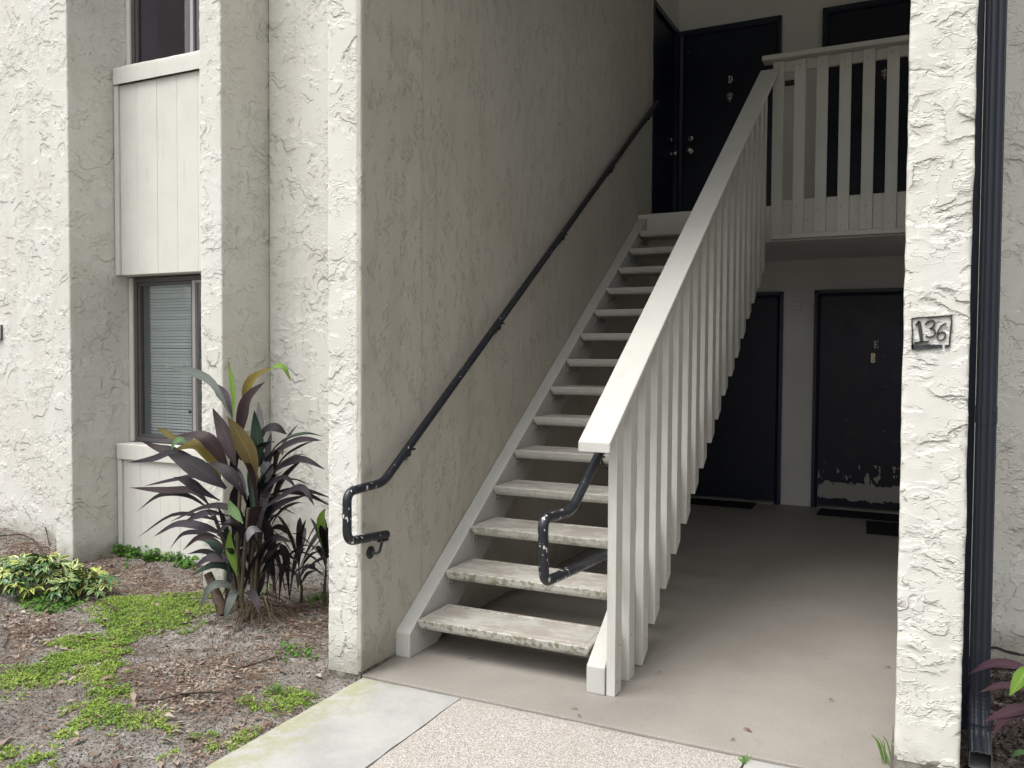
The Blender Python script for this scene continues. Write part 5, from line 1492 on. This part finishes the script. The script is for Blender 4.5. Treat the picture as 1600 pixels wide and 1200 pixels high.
# mulch flakes: dense in drifts, thin elsewhere
x, y, d_ = scatter(list(MULCH.values()), 4200, 0.16, 0.15, 4.0, 107)
leaflets('mulch', x, y, soil_z(x, y) + 0.004 + rng.random(len(x)) * 0.012, 0.0125, 0.30, 0.30, M['mulch'], 'reddish brown bark mulch and leaf flakes in drifts on the bed', 8, None, 0.12)
bed = [[(-5.2, -1.7), (-0.09, -1.7), (-0.09, 0.9), (-5.2, 0.9)]]
x, y, d_ = scatter(bed, 520, 0.3, 0.25, 2.5, 109)
leaflets('leaf_litter', x, y, soil_z(x, y) + 0.004 + rng.random(len(x)) * 0.008, 0.012, 0.28, 0.30, M['mulch'], 'sparse dry leaf litter over the sand', 9, None, 0.12)
x, y, d_ = scatter(bed, 7000, 0.3, -0.4, 3.0, 111)
leaflets('soil_crumbs', x, y, soil_z(x, y) + 0.002 + rng.random(len(x)) * 0.003, 0.0042, 0.5, 0.7, M['litter'], 'crumbs and grit lying on the sandy bed', 10)
x, y, d_ = scatter(bed, 42, 0.3, -0.2, 2.0, 131)
leaflets('fallen_leaves', x, y, soil_z(x, y) + 0.011, 0.028, 0.22, 0.36, M['mulch'], 'larger curled dry leaves lying about the bed', 15, None, 0.28)
bed2 = [[(2.37, -1.2), (4.2, -1.2), (4.2, 1.4), (2.37, 1.4)]]
x, y, d_ = scatter(bed2, 5200, 0.1, -1.5, 3.0, 113, 99)
leaflets('bark_mulch', x, y, soil2(x, y) + 0.006 + rng.random(len(x)) * 0.02, 0.017, 0.4, 0.33, M['dark_mulch'], 'dark bark mulch behind the downspout', 11, None, 0.15)

def needles(name, n, x, y, zf, L0, L1, r0, mat, label, seed, arc=0.25):
    """Dry needles and twiglets: thin three-sided bent strips."""
    r = np.random.default_rng(seed)
    a = r.normal(0.3, 0.8, n); L_ = r.uniform(L0, L1, n); rad = r0 * r.uniform(0.6, 1.4, n)
    V, F = [], []
    k = 4
    b = 0
    bend = r.normal(0, arc, n)
    pts = []
    for i in range(k):
        t_ = i / (k - 1) - 0.5
        an = a + bend * t_
        px = x + np.cos(an) * L_ * t_; py = y + np.sin(an) * L_ * t_
        pz = zf(px, py) + 0.006 + 0.010 * r.random(n) * (1 - abs(t_) * 1.5)
        sx, sy = -np.sin(an) * rad, np.cos(an) * rad
        pts += [np.stack([px + sx, py + sy, pz], -1), np.stack([px - sx, py - sy, pz], -1), np.stack([px, py, pz + rad * 1.6], -1)]
    V = np.stack(pts, 1).reshape(-1, 3)
    q = []
    for i in range(k - 1):
        for s_ in range(3):
            q.append([i * 3 + s_, i * 3 + (s_ + 1) % 3, i * 3 + 3 + (s_ + 1) % 3, i * 3 + 3 + s_])
    F = (np.array(q)[None] + (np.arange(n) * 3 * k)[:, None, None]).reshape(-1, 4)
    return tag(raw_mesh(name, V, F, mat), label, None, None, 'stuff')
x, y, d_ = scatter(list(MULCH.values()), 900, 0.2, -0.2, 4.0, 121)
needles('dry_needles', len(x), x, y, soil_z, 0.04, 0.16, 0.0012, M['twig'], 'dry needles and grass stalks tangled in the mulch', 12)
x, y, d_ = scatter(bed, 110, 0.3, 0.0, 2.0, 123)
needles('dry_stalks', len(x), x, y, soil_z, 0.05, 0.22, 0.0011, M['twig'], 'dry stalks strewn over the bed', 13)

# single twigs and dry leaves one can pick out
def twig(pts, r, label, mat='bark'):
    P = [Vector((a, b, float(soil_z(a, b)) + 0.012 + h)) for a, b, h in pts]
    o = MB().tube(fillet(P, 0.05, 3), r, 6).build('twig', M[mat], None, 0, True)
    return tag(o, label, 'twig', 'fallen twigs on the bed', 'thing')
for p_, r, lab in TWIGS: twig(p_, r, lab)

def dry_leaf(x, y, z, L_, w, rot, label, mat):
    P = [(x, y, z + 0.004), (x + math.cos(rot) * L_ * .33, y + math.sin(rot) * L_ * .33, z + 0.010), (x + math.cos(rot) * L_ * .7, y + math.sin(rot) * L_ * .7, z + 0.008), (x + math.cos(rot) * L_, y + math.sin(rot) * L_, z + 0.003)]
    m = MB(); m.add(*blade(P, w, 0.3, 0, 8, 0.1, (0, 0, 1), 0.1))
    o = m.build('dry_leaf', mat, None, 0, True)
    return tag(o, label, 'dry leaf', 'dry leaf scraps on the hall floor', 'thing')
t = NT('dry_leaf_tan'); M['dry_tan'] = t.done((0.30, 0.17, 0.08), 0.7, None, 0.2)
t = NT('dry_leaf_rust'); M['dry_rust'] = t.done((0.17, 0.07, 0.04), 0.7, None, 0.2)
t = NT('dry_leaf_dark'); M['dry_dark'] = t.done((0.05, 0.035, 0.025), 0.7, None, 0.2)
for x, y, L_, w, rot, mt, lab in SCRAPS: dry_leaf(x, y, 0.0, L_ * 0.85, w * 0.75, rot, lab, M[mt])
# dots of grit on the floor
rr = np.random.default_rng(5)
x, y = rr.uniform(0.0, 2.1, 160), rr.uniform(-0.3, 3.2, 160)
leaflets('floor_grit', x, y, np.full(160, 0.0018), 0.0030, 0.15, 0.6, M['litter'], 'scattered specks of grit and leaf crumbs on the hall floor', 14)

# tuft of grass at the pillar and in the joint of the walk
def tuft(name, label, x, y, z, n, h, spread, lean=0.0):
    m = MB()
    for i in range(n):
        a = random.uniform(0, 6.28); hh = h * random.uniform(.4, 1.1); s_ = spread * random.uniform(.2, 1.0)
        bx, by = x + random.uniform(-.015, .015), y + random.uniform(-.015, .015)
        tx, ty = bx + s_ * math.cos(a) + lean, by + s_ * math.sin(a)
        P = [(bx, by, z), (bx + (tx - bx) * .2, by + (ty - by) * .2, z + hh * .4), (bx + (tx - bx) * .55, by + (ty - by) * .55, z + hh * .8), (tx, ty, z + hh)]
        m.add(*blade(P, random.uniform(.0025, .005), 0.3, 0, 6, 0, (0.2, -1, .3), 0.02))
    o = m.build(name, LM['grass'], None, 0, True)
    return tag(o, label, 'grass tuft', 'grass tufts in the joints of the walk', 'thing')
LM['grass'] = leaf_mat('leaf_grass', (0.07, 0.15, 0.03), (0.14, 0.24, 0.06), 0.5, 0, 0.3)
tuft('grass_tuft', 'tall grass blades sprouting at the foot of the pillar', 2.130, -0.17, 0.0, 7, 0.11, 0.05, -0.02)
tuft('grass_tuft', 'tiny grass sprig in the joint between the walk slabs', 1.653, -0.37, -0.01, 10, 0.035, 0.03)
tuft('grass_tuft', 'thin grass clump in bare sand near the walk edge', -0.34, -0.62, float(soil_z(-0.34, -0.62)), 26, 0.05, 0.07)

# ================================================================ TREES ACROSS THE LAWN (seen in the panes, shading the low sky)
t = NT('tree_foliage')
M['tree_leaf'] = t.done(t.mix(t.island(), (0.035, 0.055, 0.020), (0.075, 0.105, 0.035)), 0.7, None, 0.2)
def tree(x, y, h, seed, label):
    r = np.random.default_rng(seed)
    t_ = thing('tree', (x, y, -0.22), label, 'tree', 'trees across the lawn')
    m = MB(); m.tube([(x, y, -0.3), (x + 0.1, y, h * 0.25), (x - 0.1, y + 0.1, h * 0.55)], [0.24, 0.18, 0.09], 8)
    for k in range(5):
        a = 1.256 * k
        m.tube([(x + .08, y, h * (0.22 + .03 * k)), (x + math.cos(a) * h * .12, y + math.sin(a) * h * .12, h * (.40 + .04 * k)), (x + math.cos(a) * h * .24, y + math.sin(a) * h * .24, h * (.52 + .05 * k))], [0.09, 0.06, 0.03], 6)
    m.build('trunk', M['bark'], t_, 0, True)
    n = 5200
    cl = r.normal(0, 1, (46, 3)); cl /= np.linalg.norm(cl, axis=1)[:, None]; cl *= r.uniform(.45, 1.0, (46, 1))
    c = cl[r.integers(0, 46, n)] + r.normal(0, 0.16, (n, 3))
    c = c * np.array([h * .36, h * .36, h * .40]) + np.array([x, y, h * .56])
    c = c[c[:, 2] > 0.5]; n = len(c)
    u = r.normal(0, 1, (n, 3)); u /= np.linalg.norm(u, axis=1)[:, None]
    v = np.cross(u, r.normal(0, 1, (n, 3))); v /= np.linalg.norm(v, axis=1)[:, None]
    s = r.uniform(.10, .26, (n, 1))
    V = np.stack([c - u * s, c + v * s * .6, c + u * s, c - v * s * .6], 1).reshape(-1, 3)
    raw_mesh('crown', V, np.arange(4 * n).reshape(-1, 4), M['tree_leaf'], t_, False, origin(t_))
for i, (x, y, h, lab) in enumerate([(-17, -9, 10, 'broad leafy tree across the lawn, out beyond the brightest wall'), (-12, -15, 8, 'shorter leafy tree across the lawn facing the window bay'),
                                    (-6, -17, 11, 'tall leafy tree across the lawn in line with the planting bed'), (4, -18, 9, 'leafy tree across the lawn in line with the walk')]):
    tree(x, y, h * 0.55, 300 + i, lab)
